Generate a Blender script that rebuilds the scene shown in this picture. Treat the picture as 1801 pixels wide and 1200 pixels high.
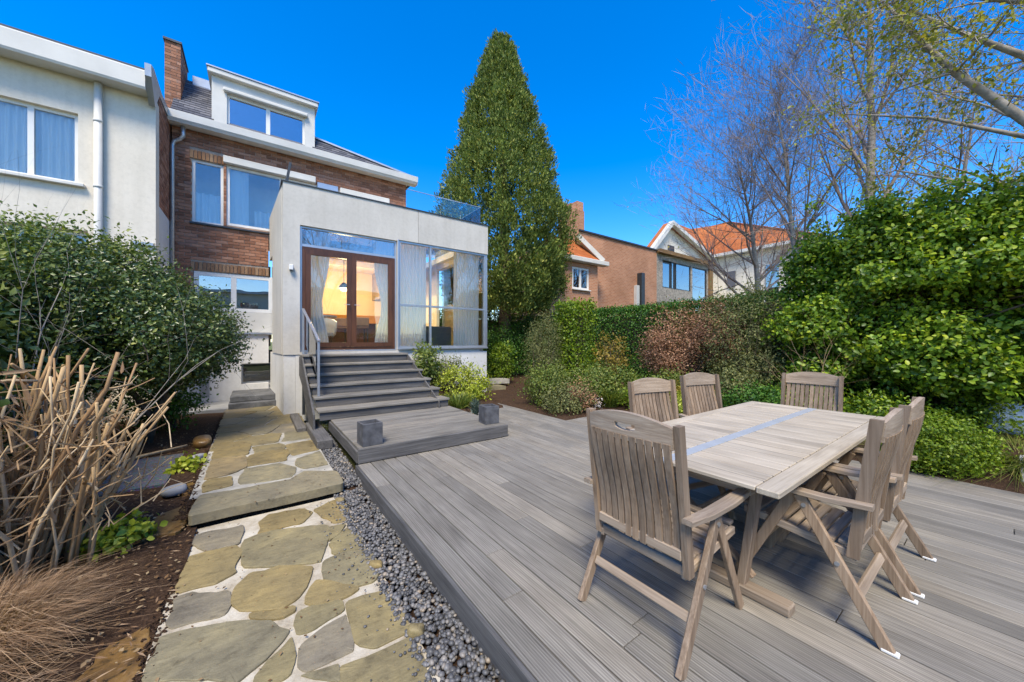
import bpy, bmesh, math, random
import numpy as np
from mathutils import Vector, Matrix
R = math.radians
for o in list(bpy.data.objects): bpy.data.objects.remove(o)
scene = bpy.context.scene
C = scene.collection
random.seed(7)

# ------------------------------------------------------------------ camera, sky, sun, exposure
YAW = math.atan2(453, 628)
cam = bpy.data.objects.new('camera', bpy.data.cameras.new('camera'))
C.objects.link(cam); scene.camera = cam
cam.location = (0, 0, 1.45); cam.rotation_euler = (math.pi/2, 0, -YAW)
cam.data.sensor_width = 36; cam.data.lens = 628/1801*36
cam.data.clip_start = 0.05; cam.data.clip_end = 2000

SUN_EL, SUN_TO = R(56), Vector((-0.62, -0.78, 0)).normalized()
w = bpy.data.worlds.new('World'); scene.world = w; w.use_nodes = True
nt = w.node_tree; nt.nodes.clear()
sky = nt.nodes.new('ShaderNodeTexSky'); sky.sky_type = 'NISHITA'; sky.sun_disc = False
sky.sun_elevation = SUN_EL; sky.sun_rotation = math.atan2(SUN_TO.x, SUN_TO.y)
sky.air_density = 1.0; sky.dust_density = 0.6; sky.ozone_density = 2.5; sky.altitude = 50
hs = nt.nodes.new('ShaderNodeHueSaturation'); hs.inputs['Saturation'].default_value = 1.5; hs.inputs['Hue'].default_value = .509
bg = nt.nodes.new('ShaderNodeBackground'); bg.inputs[1].default_value = 0.15
wo = nt.nodes.new('ShaderNodeOutputWorld')
nt.links.new(sky.outputs[0], hs.inputs['Color']); nt.links.new(hs.outputs[0], bg.inputs[0]); nt.links.new(bg.outputs[0], wo.inputs[0])
sun = bpy.data.objects.new('sun', bpy.data.lights.new('sun', 'SUN')); C.objects.link(sun)
sun.data.energy = 2.6; sun.data.angle = R(20); sun.data.color = (1.0, 0.92, 0.75)
sdir = Vector((SUN_TO.x*math.cos(SUN_EL), SUN_TO.y*math.cos(SUN_EL), math.sin(SUN_EL)))
sun.rotation_euler = sdir.to_track_quat('Z', 'Y').to_euler()
sun.location = (-20, -8, 20)
scene.view_settings.view_transform = 'Standard'; scene.view_settings.look = 'None'
scene.view_settings.gamma = 1; scene.view_settings.exposure = 1.15
scene.render.resolution_x = 1024; scene.render.resolution_y = 682

# ------------------------------------------------------------------ material helpers
class NT:
    def __init__(s, name):
        s.m = bpy.data.materials.new(name); s.m.use_nodes = True
        s.t = s.m.node_tree; s.t.nodes.clear()
        s.out = s.n('ShaderNodeOutputMaterial')
    def n(s, t, **kw):
        x = s.t.nodes.new(t)
        for k, v in kw.items(): setattr(x, k, v)
        return x
    def l(s, a, b): s.t.links.new(a, b)
    def rnd(s):
        g = s.n('ShaderNodeNewGeometry'); o = s.n('ShaderNodeObjectInfo')
        a = s.n('ShaderNodeMath', operation='ADD'); s.l(g.outputs['Random Per Island'], a.inputs[0]); s.l(o.outputs['Random'], a.inputs[1])
        f = s.n('ShaderNodeMath', operation='FRACT'); s.l(a.outputs[0], f.inputs[0]); return f.outputs[0]
    def co(s, scale=(1,1,1), kind='Object'):
        c = s.n('ShaderNodeTexCoord'); m = s.n('ShaderNodeMapping'); m.inputs['Scale'].default_value = scale
        s.l(c.outputs[kind], m.inputs[0]); return m.outputs[0]
    def noise(s, vec, scale=5, detail=4, rough=.55, off=None):
        x = s.n('ShaderNodeTexNoise'); x.inputs['Scale'].default_value = scale; x.inputs['Detail'].default_value = detail
        x.inputs['Roughness'].default_value = rough
        if off is not None:
            v = s.n('ShaderNodeVectorMath', operation='ADD'); s.l(vec, v.inputs[0])
            mm = s.n('ShaderNodeMath', operation='MULTIPLY'); mm.inputs[1].default_value = 37.; s.l(off, mm.inputs[0]); s.l(mm.outputs[0], v.inputs[1]); vec = v.outputs[0]
        s.l(vec, x.inputs['Vector']); return x.outputs['Fac']
    def ramp(s, fac, stops):
        r = s.n('ShaderNodeValToRGB'); e = r.color_ramp.elements
        while len(e) < len(stops): e.new(.5)
        for i, (p, c) in enumerate(stops): e[i].position = p; e[i].color = (*c, 1)
        s.l(fac, r.inputs[0]); return r.outputs[0]
    def mix(s, fac, a, b, mode='MIX'):
        x = s.n('ShaderNodeMix', data_type='RGBA', blend_type=mode)
        if isinstance(fac, (int, float)): x.inputs[0].default_value = fac
        else: s.l(fac, x.inputs[0])
        for i, v in ((6, a), (7, b)):
            if isinstance(v, tuple): x.inputs[i].default_value = (*v, 1)
            else: s.l(v, x.inputs[i])
        return x.outputs[2]
    def bump(s, h, strength=.3, dist=.01):
        b = s.n('ShaderNodeBump'); b.inputs['Strength'].default_value = strength; b.inputs['Distance'].default_value = dist
        s.l(h, b.inputs['Height']); return b.outputs[0]
    def pbr(s, col, rough=.7, bump=None, metal=0, spec=.4, coat=0):
        p = s.n('ShaderNodeBsdfPrincipled')
        if isinstance(col, tuple): p.inputs['Base Color'].default_value = (*col, 1)
        else: s.l(col, p.inputs['Base Color'])
        if isinstance(rough, (int, float)): p.inputs['Roughness'].default_value = rough
        else: s.l(rough, p.inputs['Roughness'])
        p.inputs['Metallic'].default_value = metal; p.inputs['Specular IOR Level'].default_value = spec
        if bump is not None: s.l(bump, p.inputs['Normal'])
        return p.outputs[0]
    def done(s, sh): s.l(sh, s.out.inputs[0]); return s.m

def m_plain(name, col, rough=.6, metal=0, spec=.4, var=.08, scale=6, bump=.12):
    k = NT(name); v = k.co(); n = k.noise(v, scale, 5); n2 = k.noise(v, scale*7, 3)
    lo = tuple(max(0, c*(1-var*2)) for c in col); hi = tuple(min(1, c*(1+var)) for c in col)
    c = k.ramp(n, [(.3, lo), (.7, hi)])
    return k.done(k.pbr(c, rough, k.bump(n2, bump, .004), metal, spec))

def m_render(name, col, var=.06):
    k = NT(name); v = k.co(); n = k.noise(v, .9, 6, .6); st = k.noise(k.co((5, 5, .35)), 1, 4, .6); f = k.noise(v, 140, 3, .6); sp = k.noise(v, 16, 5, .7)
    c = k.ramp(n, [(.3, tuple(c*(1-var*2) for c in col)), (.7, tuple(c*(1+var) for c in col))])
    c = k.mix(.5, c, k.ramp(st, [(.3, (.86, .85, .83)), (.6, (1.02, 1.02, 1.02))]), 'MULTIPLY')
    c = k.mix(.35, c, k.ramp(sp, [(.32, (.80, .79, .77)), (.55, (1.03, 1.03, 1.03))]), 'MULTIPLY')
    h = k.n('ShaderNodeMath', operation='MULTIPLY_ADD'); k.l(sp, h.inputs[0]); h.inputs[1].default_value = 1.5; k.l(f, h.inputs[2])
    return k.done(k.pbr(c, .88, k.bump(h.outputs[0], .3, .004), 0, .2))
def m_wood(name, dark, mid, light, axis=1, rough=.75, grain=1.0, bump=.5, spec=.25, groove=None, tv=.6):
    """long grain along the object's local axis"""
    k = NT(name); rn = k.rnd()
    sc = [(70 if groove is not None else 38)*grain]*3; sc[axis] = 2.2*grain
    v = k.co(tuple(sc)); n = k.noise(v, 1, 5, .65, rn)
    sc2 = [150*grain]*3; sc2[axis] = 3*grain
    n2 = k.noise(k.co(tuple(sc2)), 1, 3, .6, rn)
    n3 = k.noise(k.co(), 1.7, 3, .5, rn)
    c = k.ramp(n, [(.25, dark), (.5, mid), (.78, light)])
    c = k.mix(.35, c, k.ramp(n2, [(.3, dark), (.7, light)]))
    tint = k.ramp(rn, [(0, (.66, .66, .66)), (.4, (.92, .91, .9)), (.7, (1.06, 1.03, .99)), (1, (1.25, 1.18, 1.08))])
    c = k.mix(tv, c, tint, 'MULTIPLY')
    blot = k.ramp(n3, [(.3, (.72, .71, .7)), (.62, (1.05, 1.05, 1.05))])
    c = k.mix(.8, c, blot, 'MULTIPLY')
    h = k.n('ShaderNodeMath', operation='ADD'); k.l(n, h.inputs[0]); k.l(n2, h.inputs[1])
    if groove is not None:
        tc = k.n('ShaderNodeTexCoord'); sp = k.n('ShaderNodeSeparateXYZ'); k.l(tc.outputs['Object'], sp.inputs[0])
        a = k.n('ShaderNodeMath', operation='MULTIPLY'); k.l(sp.outputs[groove], a.inputs[0]); a.inputs[1].default_value = 6.2832/.0137
        sn = k.n('ShaderNodeMath', operation='SINE'); k.l(a.outputs[0], sn.inputs[0])
        c = k.mix(.55, c, k.ramp(sn.outputs[0], [(0, (.62, .61, .60)), (.35, (1, 1, 1))]), 'MULTIPLY')
        h2 = k.n('ShaderNodeMath', operation='MULTIPLY_ADD'); k.l(sn.outputs[0], h2.inputs[0]); h2.inputs[1].default_value = .5; k.l(h.outputs[0], h2.inputs[2]); h = h2
    return k.done(k.pbr(c, rough, k.bump(h.outputs[0], bump, .003), 0, spec))

def m_leaf(name, stops, rough=.45, trans=.3, spec=.35):
    k = NT(name); rn = k.rnd(); c = k.ramp(rn, stops)
    n = k.noise(k.co(), .9, 3); c = k.mix(.75, c, k.ramp(n, [(.3, (.6, .62, .6)), (.7, (1.2, 1.16, 1.0))]), 'MULTIPLY')
    p = k.pbr(c, rough, None, 0, spec)
    t = k.n('ShaderNodeBsdfTranslucent'); k.l(k.mix(1, c, (1.2, 1.25, .6), 'MULTIPLY'), t.inputs[0])
    m = k.n('ShaderNodeMixShader'); m.inputs[0].default_value = trans; k.l(p, m.inputs[1]); k.l(t.outputs[0], m.inputs[2])
    return k.done(m.outputs[0])

def m_glass(name, tint=(.93, .97, .96), refl=1.0, ior=1.5):
    k = NT(name); f = k.n('ShaderNodeFresnel'); f.inputs[0].default_value = ior
    mu = k.n('ShaderNodeMath', operation='MULTIPLY_ADD'); k.l(f.outputs[0], mu.inputs[0]); mu.inputs[1].default_value = refl; mu.inputs[2].default_value = .04*refl; mu.use_clamp = True
    t = k.n('ShaderNodeBsdfTransparent'); t.inputs[0].default_value = (*tint, 1)
    g = k.n('ShaderNodeBsdfGlossy'); g.inputs['Roughness'].default_value = .004; g.inputs[0].default_value = (1, 1, 1, 1)
    n = k.noise(k.co(), 1.3, 2); k.l(k.bump(n, .10, .02), g.inputs['Normal'])
    m = k.n('ShaderNodeMixShader'); k.l(mu.outputs[0], m.inputs[0]); k.l(t.outputs[0], m.inputs[1]); k.l(g.outputs[0], m.inputs[2])
    return k.done(m.outputs[0])

def m_brick(name, stops):
    k = NT(name); rn = k.rnd(); v = k.co()
    c = k.ramp(rn, stops); n = k.noise(v, 22, 5, .7, rn); n2 = k.noise(v, 90, 3)
    c = k.mix(.55, c, k.ramp(n, [(.28, (.55, .5, .48)), (.6, (1.1, 1.05, 1.0)), (.85, (1.35, 1.3, 1.2))]), 'MULTIPLY')
    return k.done(k.pbr(c, .85, k.bump(n2, .5, .004), 0, .2))

def m_wallbrick(name, c1, c2, mortar, bw=.22, bh=.075):
    """far brickwork, too small to tell the bricks apart"""
    k = NT(name); c = k.n('ShaderNodeTexCoord'); sp = k.n('ShaderNodeSeparateXYZ'); k.l(c.outputs['Object'], sp.inputs[0])
    ad = k.n('ShaderNodeMath', operation='ADD'); k.l(sp.outputs[0], ad.inputs[0]); k.l(sp.outputs[1], ad.inputs[1])
    cb = k.n('ShaderNodeCombineXYZ'); k.l(ad.outputs[0], cb.inputs[0]); k.l(sp.outputs[2], cb.inputs[1])
    b = k.n('ShaderNodeTexBrick'); k.l(cb.outputs[0], b.inputs['Vector'])
    b.inputs['Scale'].default_value = 1; b.inputs['Brick Width'].default_value = bw; b.inputs['Row Height'].default_value = bh
    b.inputs['Mortar Size'].default_value = .008; b.inputs['Color1'].default_value = (*c1, 1); b.inputs['Color2'].default_value = (*c2, 1); b.inputs['Mortar'].default_value = (*mortar, 1)
    n = k.noise(k.co(), .55, 5, .6)
    col = k.mix(.8, b.outputs[0], k.ramp(n, [(.3, (.7, .66, .62)), (.55, (1, 1, 1)), (.8, (1.3, 1.22, 1.15))]), 'MULTIPLY')
    return k.done(k.pbr(col, .88, k.bump(b.outputs['Fac'], -.5, .008), 0, .15))

M = {}
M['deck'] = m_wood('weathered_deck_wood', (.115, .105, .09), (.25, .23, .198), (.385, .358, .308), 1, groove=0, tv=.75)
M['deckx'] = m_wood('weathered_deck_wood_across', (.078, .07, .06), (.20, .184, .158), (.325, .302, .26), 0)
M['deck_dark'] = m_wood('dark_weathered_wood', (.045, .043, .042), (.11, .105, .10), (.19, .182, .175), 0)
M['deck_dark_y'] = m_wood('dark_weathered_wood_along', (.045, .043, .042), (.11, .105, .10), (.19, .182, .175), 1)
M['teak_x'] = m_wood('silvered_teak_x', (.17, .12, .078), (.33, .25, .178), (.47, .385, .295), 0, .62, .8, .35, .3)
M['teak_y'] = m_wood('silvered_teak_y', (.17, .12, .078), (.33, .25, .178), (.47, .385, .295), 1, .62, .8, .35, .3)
M['teak_z_shaded'] = m_wood('silvered_teak_z_shaded', (.12, .076, .046), (.255, .178, .115), (.40, .31, .225), 2, .62, .8, .35, .3)  # upright parts: shade built into a darker teak than the flat boards
M['table_y'] = m_wood('pale_silvered_teak_y', (.27, .22, .16), (.44, .375, .285), (.55, .485, .385), 1, .6, .9, .3, .3, tv=.3)
M['table_x'] = m_wood('pale_silvered_teak_x', (.27, .22, .16), (.44, .375, .285), (.55, .485, .385), 0, .6, .9, .3, .3, tv=.3)
M['render_grey'] = m_render('grey_cement_render', (.56, .52, .455), .07)
M['render_cream'] = m_render('cream_render', (.70, .63, .52), .04)
M['plinth'] = m_render('white_painted_plinth', (.66, .64, .60), .06)
M['white'] = m_plain('white_painted_frame', (.72, .70, .66), .45, 0, .4, .03, 3, .05)
M['offwhite'] = m_plain('off_white_trim', (.60, .575, .52), .55, 0, .4, .05, 2.5, .08)
M['zinc'] = m_plain('zinc', (.42, .43, .44), .42, .75, .5, .08, 4, .06)
M['alu'] = m_plain('grey_aluminium', (.47, .48, .50), .38, .7, .5, .05, 5, .04)
M['steel_dark'] = m_plain('dark_steel', (.06, .065, .07), .5, .5, .4, .1, 8, .08)
M['door_wood'] = m_wood('red_brown_door_wood', (.045, .016, .007), (.095, .036, .014), (.15, .06, .024), 2, .38, 1, .12, .45)
M['glass'] = m_glass('window_glass', (.95, .98, .98), .9)
M['glass_refl'] = m_glass('coated_window_glass', (.55, .62, .66), 2.6, 1.75)
M['glass_mid'] = m_glass('bedroom_glass', (.9, .94, .95), 1.3, 1.5)
M['glass_rail'] = m_glass('balustrade_glass', (.86, .94, .93), 1.0)
M['brick'] = m_brick('red_brown_brick', [(0, (.21, .10, .062)), (.35, (.30, .142, .086)), (.7, (.365, .178, .11)), (.92, (.43, .235, .155)), (1, (.26, .15, .115))])
M['brick_gold'] = m_brick('ochre_lintel_brick', [(0, (.22, .115, .06)), (.5, (.31, .18, .10)), (1, (.38, .25, .15))])
M['mortar'] = m_plain('mortar', (.36, .30, .245), .95, 0, .1, .12, 9, .4)
M['slate'] = m_brick('slate', [(0, (.075, .078, .095)), (.5, (.115, .12, .14)), (1, (.17, .17, .185))])
M['stone_concrete'] = m_plain('dark_stained_concrete', (.10, .10, .105), .8, 0, .25, .25, 9, .35)
M['step_concrete'] = m_plain('dark_grey_concrete_step', (.12, .12, .122), .8, 0, .25, .25, 5, .3)
M['paving'] = m_plain('grey_paving', (.30, .295, .285), .8, 0, .25, .12, 3, .25)
M['curtain'] = None
k = NT('sheer_white_curtain'); n = k.noise(k.co((60, 60, .8)), 1, 3)
c = k.ramp(n, [(.3, (.78, .81, .81)), (.7, (.90, .91, .90))]); d = k.n('ShaderNodeBsdfDiffuse'); k.l(c, d.inputs[0])
t = k.n('ShaderNodeBsdfTranslucent'); k.l(c, t.inputs[0]); mx = k.n('ShaderNodeMixShader'); mx.inputs[0].default_value = .22; k.l(d.outputs[0], mx.inputs[1]); k.l(t.outputs[0], mx.inputs[2])
M['curtain'] = k.done(mx.outputs[0])

# flagstone: brown-olive to blue-grey sandstone, each stone its own tint
k = NT('sandstone_flag'); rn = k.rnd(); v = k.co()
c = k.ramp(rn, [(0, (.19, .142, .06)), (.3, (.24, .185, .085)), (.55, (.21, .175, .092)), (.75, (.205, .178, .11)), (.9, (.20, .172, .125)), (1, (.235, .18, .095))])
n = k.noise(v, 3.1, 6, .62, rn); n2 = k.noise(k.co((9, 30, 9)), 1, 5, .6, rn); n3 = k.noise(v, 60, 3)
c = k.mix(.9, c, k.ramp(n, [(.25, (.48, .48, .5)), (.45, (.92, .92, .92)), (.6, (1.1, 1.08, 1.0)), (.74, (1.45, 1.38, 1.2))]), 'MULTIPLY')
c = k.mix(.5, c, k.ramp(n2, [(.3, (.75, .72, .68)), (.65, (1.15, 1.13, 1.1))]), 'MULTIPLY')
n4 = k.noise(v, 13, 6, .7, rn); c = k.mix(.8, c, k.ramp(n4, [(.28, (.5, .48, .45)), (.45, (.95, .95, .95)), (.72, (1.18, 1.16, 1.1))]), 'MULTIPLY')
h0 = k.n('ShaderNodeMath', operation='MULTIPLY_ADD'); k.l(n4, h0.inputs[0]); h0.inputs[1].default_value = .8; k.l(n2, h0.inputs[2])
h = k.n('ShaderNodeMath', operation='MULTIPLY_ADD'); k.l(n3, h.inputs[0]); h.inputs[1].default_value = .3; k.l(h0.outputs[0], h.inputs[2])
M['flag'] = k.done(k.pbr(c, k.ramp(n, [(.3, (.45,)*3), (.7, (.75,)*3)]), k.bump(h.outputs[0], .8, .008), 0, .35))
k = NT('flag_mortar'); n = k.noise(k.co(), 5, 8, .72); n2 = k.noise(k.co(), 80, 3)
M['flag_mortar'] = k.done(k.pbr(k.ramp(n, [(.25, (.13, .105, .065)), (.42, (.36, .305, .22)), (.55, (.46, .405, .31)), (.7, (.55, .50, .40))]), .9, k.bump(n2, .6, .006), 0, .15))
k = NT('pebble'); rn = k.rnd(); n = k.noise(k.co(), 40, 3)
c = k.ramp(rn, [(0, (.055, .053, .052)), (.4, (.10, .097, .094)), (.8, (.165, .157, .148)), (.95, (.23, .20, .165)), (1, (.31, .24, .16))])
M['pebble'] = k.done(k.pbr(k.mix(.5, c, k.ramp(n, [(.3, (.7,)*3), (.7, (1.2,)*3)]), 'MULTIPLY'), .5, None, 0, .45))
k = NT('soil'); v = k.co(); n = k.noise(v, 4, 6, .7); n2 = k.noise(v, 45, 5, .7)
c = k.ramp(n2, [(.3, (.028, .017, .011)), (.55, (.075, .045, .028)), (.75, (.15, .095, .06))])
c = k.mix(.6, c, k.ramp(n, [(.3, (.6, .6, .6)), (.7, (1.3, 1.2, 1.1))]), 'MULTIPLY')
M['soil'] = k.done(k.pbr(c, .95, k.bump(n2, 1, .03), 0, .1))
k = NT('wet_amber_stone'); v = k.co(); n = k.noise(v, 5, 6, .7); n2 = k.noise(v, 30, 4, .6)
M['amber'] = k.done(k.pbr(k.ramp(n, [(.3, (.05, .028, .012)), (.55, (.17, .095, .03)), (.75, (.28, .17, .06))]), .35, k.bump(n2, .6, .01), 0, .4))
k = NT('grass_ground'); v = k.co(); n = k.noise(v, .8, 5, .6); n2 = k.noise(v, 40, 4, .7)
c = k.mix(.6, k.ramp(n, [(.3, (.09, .11, .035)), (.6, (.17, .17, .06)), (.8, (.26, .20, .10))]), k.ramp(n2, [(.3, (.07, .10, .02)), (.7, (.20, .19, .08))]))
M['grass'] = k.done(k.pbr(c, .9, k.bump(n2, 1, .03), 0, .1))
k = NT('dark_gravel_mat'); v = k.co(); vo = k.n('ShaderNodeTexVoronoi'); vo.inputs['Scale'].default_value = 90; k.l(v, vo.inputs['Vector'])
M['grit'] = k.done(k.pbr(k.mix(.7, (.15, .16, .18), vo.outputs['Color'], 'MULTIPLY'), .8, k.bump(vo.outputs['Distance'], .8, .01), 0, .3))
M['bark'] = m_plain('brown_bark', (.15, .11, .075), .9, 0, .1, .25, 14, .8)
M['bark_grey'] = m_plain('pale_grey_bark', (.33, .29, .24), .9, 0, .1, .25, 9, .6)
M['twig'] = m_plain('reddish_brown_twig', (.33, .25, .20), .9, 0, .1, .2, 3, .1)
M['cane'] = m_plain('dry_tan_cane', (.47, .315, .165), .75, 0, .25, .22, 9, .4)
k = NT('dry_cane'); rn = k.rnd(); n_ = k.noise(k.co((30, 30, 5)), 1, 4, .6, rn)
c = k.ramp(rn, [(0, (.30, .18, .09)), (.4, (.44, .29, .15)), (.8, (.56, .40, .22)), (1, (.62, .48, .31))])
M['cane'] = k.done(k.pbr(k.mix(.7, c, k.ramp(n_, [(.3, (.6, .56, .5)), (.7, (1.2, 1.18, 1.12))]), 'MULTIPLY'), .7, k.bump(n_, .4, .004), 0, .25))
M['fence'] = m_wood('dark_grey_fence_board', (.03, .03, .032), (.07, .07, .073), (.12, .12, .122), 2)
M['ochre_post'] = m_wood('ochre_wood_board', (.12, .06, .02), (.25, .14, .05), (.36, .22, .09), 2)
M['metal_strip'] = m_plain('satin_zinc_strip', (.42, .44, .45), .45, .25, .5, .05, 6, .03)

LEAF = {
 'laurel': m_leaf('laurel_leaf', [(0, (0.057, 0.114, 0.015)), (.4, (0.128, 0.226, 0.020)), (.75, (0.257, 0.393, 0.028)), (1, (0.487, 0.537, 0.044))], .4, .36),
 'left': m_leaf('dark_glossy_leaf', [(0, (0.032, 0.061, 0.018)), (.5, (0.073, 0.122, 0.030)), (.85, (0.151, 0.198, 0.042)), (1, (0.284, 0.306, 0.068))], .32, .2, .5),
 'ivy': m_leaf('pale_green_leaf', [(0, (0.072, 0.121, 0.021)), (.5, (0.154, 0.209, 0.036)), (1, (0.306, 0.322, 0.072))], .5, .3),
 'hedge': m_leaf('hedge_leaf', [(0, (0.025, 0.078, 0.013)), (.5, (0.055, 0.147, 0.018)), (1, (0.129, 0.259, 0.026))], .5, .25),
 'conifer': m_leaf('conifer_spray', [(0, (0.068, 0.105, 0.025)), (.5, (0.141, 0.194, 0.039)), (.85, (0.243, 0.285, 0.057)), (1, (0.390, 0.376, 0.090))], .6, .2, .2),
 'lime': m_leaf('lime_leaf', [(0, (.20, .26, .02)), (.5, (.38, .44, .035)), (1, (.55, .56, .08))], .5, .3),
 'box': m_leaf('box_leaf', [(0, (0.075, 0.138, 0.009)), (.5, (0.158, 0.248, 0.013)), (1, (0.284, 0.358, 0.022))], .45, .3),
 'reddish': m_leaf('russet_leaf', [(0, (0.162, 0.078, 0.048)), (.5, (0.360, 0.185, 0.114)), (1, (0.558, 0.333, 0.212))], .7, .25, .15),
 'olive': m_leaf('olive_leaf', [(0, (0.081, 0.101, 0.033)), (.5, (0.177, 0.194, 0.065)), (1, (0.338, 0.327, 0.130))], .6, .3),
 'gold': m_leaf('golden_leaf', [(0, (.16, .14, .02)), (.5, (.33, .24, .045)), (1, (.45, .30, .07))], .5, .35),
 'birch': m_leaf('yellow_green_leaf', [(0, (.20, .22, .04)), (.5, (.36, .36, .06)), (1, (.55, .46, .10))], .5, .4),
 'straw': m_leaf('straw_blade', [(0, (.20, .12, .07)), (.5, (.35, .22, .135)), (1, (.50, .35, .23))], .8, .2, .1),
 'litter': m_leaf('dry_leaf_litter', [(0, (.09, .05, .025)), (.5, (.19, .11, .055)), (1, (.38, .28, .17))], .8, .1, .1),
 'blue': m_leaf('blue_green_leaf', [(0, (.035, .06, .05)), (.5, (.07, .105, .085)), (1, (.13, .17, .13))], .5, .2),
 'grass': m_leaf('grass_blade', [(0, (.06, .10, .015)), (.6, (.15, .18, .03)), (1, (.30, .27, .09))], .6, .3),
 'petal': m_leaf('pale_petal', [(0, (.55, .40, .38)), (.5, (.7, .62, .6)), (1, (.8, .78, .75))], .6, .3),
}

# ------------------------------------------------------------------ object helpers
def tag(o, label=None, cat=None, group=None, kind=None):
    if label: o['label'] = label
    if cat: o['category'] = cat
    if group: o['group'] = group
    if kind: o['kind'] = kind
    return o
def thing(name, label, cat, loc=(0,0,0), rz=0, group=None):
    o = bpy.data.objects.new(name, None); C.objects.link(o); o.empty_display_size = .1
    o.location = loc; o.rotation_euler = (0, 0, rz); return tag(o, label, cat, group)
def wloc(o):
    v = Vector((0,0,0))
    while o is not None: v += o.location; o = o.parent
    return v
def link(name, me, parent=None, loc=None, rot=None):
    o = bpy.data.objects.new(name, me); C.objects.link(o)
    if parent is not None: o.parent = parent
    if loc is not None: o.location = loc
    if rot is not None: o.rotation_euler = rot
    return o
def npmesh(name, V, F, mat, smooth=False):
    """V (n,3), F (m,k) of one face size"""
    me = bpy.data.meshes.new(name); V = np.asarray(V, dtype=np.float32); F = np.asarray(F, dtype=np.int32)
    kk = F.shape[1]; me.vertices.add(len(V)); me.vertices.foreach_set('co', V.ravel())
    me.loops.add(F.size); me.loops.foreach_set('vertex_index', F.ravel())
    me.polygons.add(len(F)); me.polygons.foreach_set('loop_start', np.arange(0, F.size, kk, dtype=np.int32))
    me.polygons.foreach_set('loop_total', np.full(len(F), kk, dtype=np.int32))
    if smooth: me.polygons.foreach_set('use_smooth', np.ones(len(F), dtype=bool))
    me.update(calc_edges=True); me.materials.append(mat); return me

CB_F = None
class MB:
    """collects shapes (world coordinates) into one mesh"""
    def __init__(s): s.v = []; s.f = []
    def add(s, vs, fs):
        b = len(s.v); s.v += [tuple(q) for q in vs]; s.f += [tuple(i+b for i in q) for q in fs]; return s
    def box(s, x0, x1, y0, y1, z0, z1):
        return s.add([(x0,y0,z0),(x1,y0,z0),(x1,y1,z0),(x0,y1,z0),(x0,y0,z1),(x1,y0,z1),(x1,y1,z1),(x0,y1,z1)],
                     [(3,2,1,0),(4,5,6,7),(0,1,5,4),(1,2,6,5),(2,3,7,6),(3,0,4,7)])
    def cbox(s, x0, x1, y0, y1, z0, z1, c=.004):
        """box with chamfered edges"""
        bm = bmesh.new(); bmesh.ops.create_cube(bm, size=1)
        for q in bm.verts: q.co = Vector(((x0+x1)/2+q.co.x*(x1-x0), (y0+y1)/2+q.co.y*(y1-y0), (z0+z1)/2+q.co.z*(z1-z0)))
        bmesh.ops.bevel(bm, geom=bm.edges[:], offset=c, segments=1, affect='EDGES', profile=.5)
        bm.verts.index_update(); s.add([q.co[:] for q in bm.verts], [[q.index for q in f.verts] for f in bm.faces]); bm.free(); return s
    def bar(s, p0, p1, wx, wy, up=(0,0,1), c=.004):
        """chamfered bar of section wx (side) x wy (up) from p0 to p1"""
        p0, p1 = Vector(p0), Vector(p1); a = (p1-p0); L = a.length; a.normalize(); upv = Vector(up)
        sd = a.cross(upv).normalized(); u2 = sd.cross(a).normalized()
        t = MB().cbox(-wx/2, wx/2, 0, L, -wy/2, wy/2, c)
        return s.add([p0 + sd*q[0] + a*q[1] + u2*q[2] for q in t.v], t.f)
    def tube(s, pts, rad, n=8, cap=True):
        pts = [Vector(q) for q in pts]; k = len(pts)
        if not hasattr(rad, '__len__'): rad = [rad]*k
        vs = []; fs = []; ref = None
        for i, p in enumerate(pts):
            d = (pts[min(i+1, k-1)] - pts[max(i-1, 0)]).normalized()
            if ref is None: ref = d.orthogonal().normalized()
            ref = (ref - d*ref.dot(d)).normalized(); b = d.cross(ref)
            for j in range(n):
                t = 2*math.pi*j/n; vs.append(p + (ref*math.cos(t) + b*math.sin(t))*rad[i])
        for i in range(k-1):
            for j in range(n): fs.append((i*n+j, i*n+(j+1)%n, (i+1)*n+(j+1)%n, (i+1)*n+j))
        if cap: fs.append(tuple(range(n-1, -1, -1))); fs.append(tuple((k-1)*n+j for j in range(n)))
        return s.add(vs, fs)
    def prism(s, poly, axis, a, b):
        """poly: 2D outline; extruded along axis from a to b"""
        def pt(q, h): return (h, q[0], q[1]) if axis == 0 else (q[0], h, q[1]) if axis == 1 else (q[0], q[1], h)
        n = len(poly); vs = [pt(q, a) for q in poly] + [pt(q, b) for q in poly]
        fs = [tuple(range(n-1,-1,-1)), tuple(range(n, 2*n))] + [(i, (i+1)%n, n+(i+1)%n, n+i) for i in range(n)]
        return s.add(vs, fs)
    def mesh(s, name, mat, off=Vector((0,0,0)), smooth=False, fix=True):
        me = bpy.data.meshes.new(name); me.from_pydata([tuple(Vector(q)-off) for q in s.v], [], s.f)
        if fix:
            bm = bmesh.new(); bm.from_mesh(me); bmesh.ops.recalc_face_normals(bm, faces=bm.faces[:]); bm.to_mesh(me); bm.free()
        if smooth: me.polygons.foreach_set('use_smooth', [True]*len(me.polygons))
        me.materials.append(mat); me.update(); return me
    def build(s, name, mat, parent=None, smooth=False, origin=None, fix=True):
        """one mesh object; vertices are world coordinates"""
        base = wloc(parent) if parent else Vector((0,0,0))
        if origin is None:
            A = np.array(s.v); origin = Vector(((A[:,0].min()+A[:,0].max())/2, (A[:,1].min()+A[:,1].max())/2, A[:,2].min()))
        else: origin = Vector(origin)
        return link(name, s.mesh(name, mat, origin, smooth, fix), parent, origin - base)
def box(name, mat, parent, *b, c=None):
    m = MB(); (m.cbox(*b, c=c) if c else m.box(*b)); return m.build(name, mat, parent)
def struct(o): o['kind'] = 'structure'; return o

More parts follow.
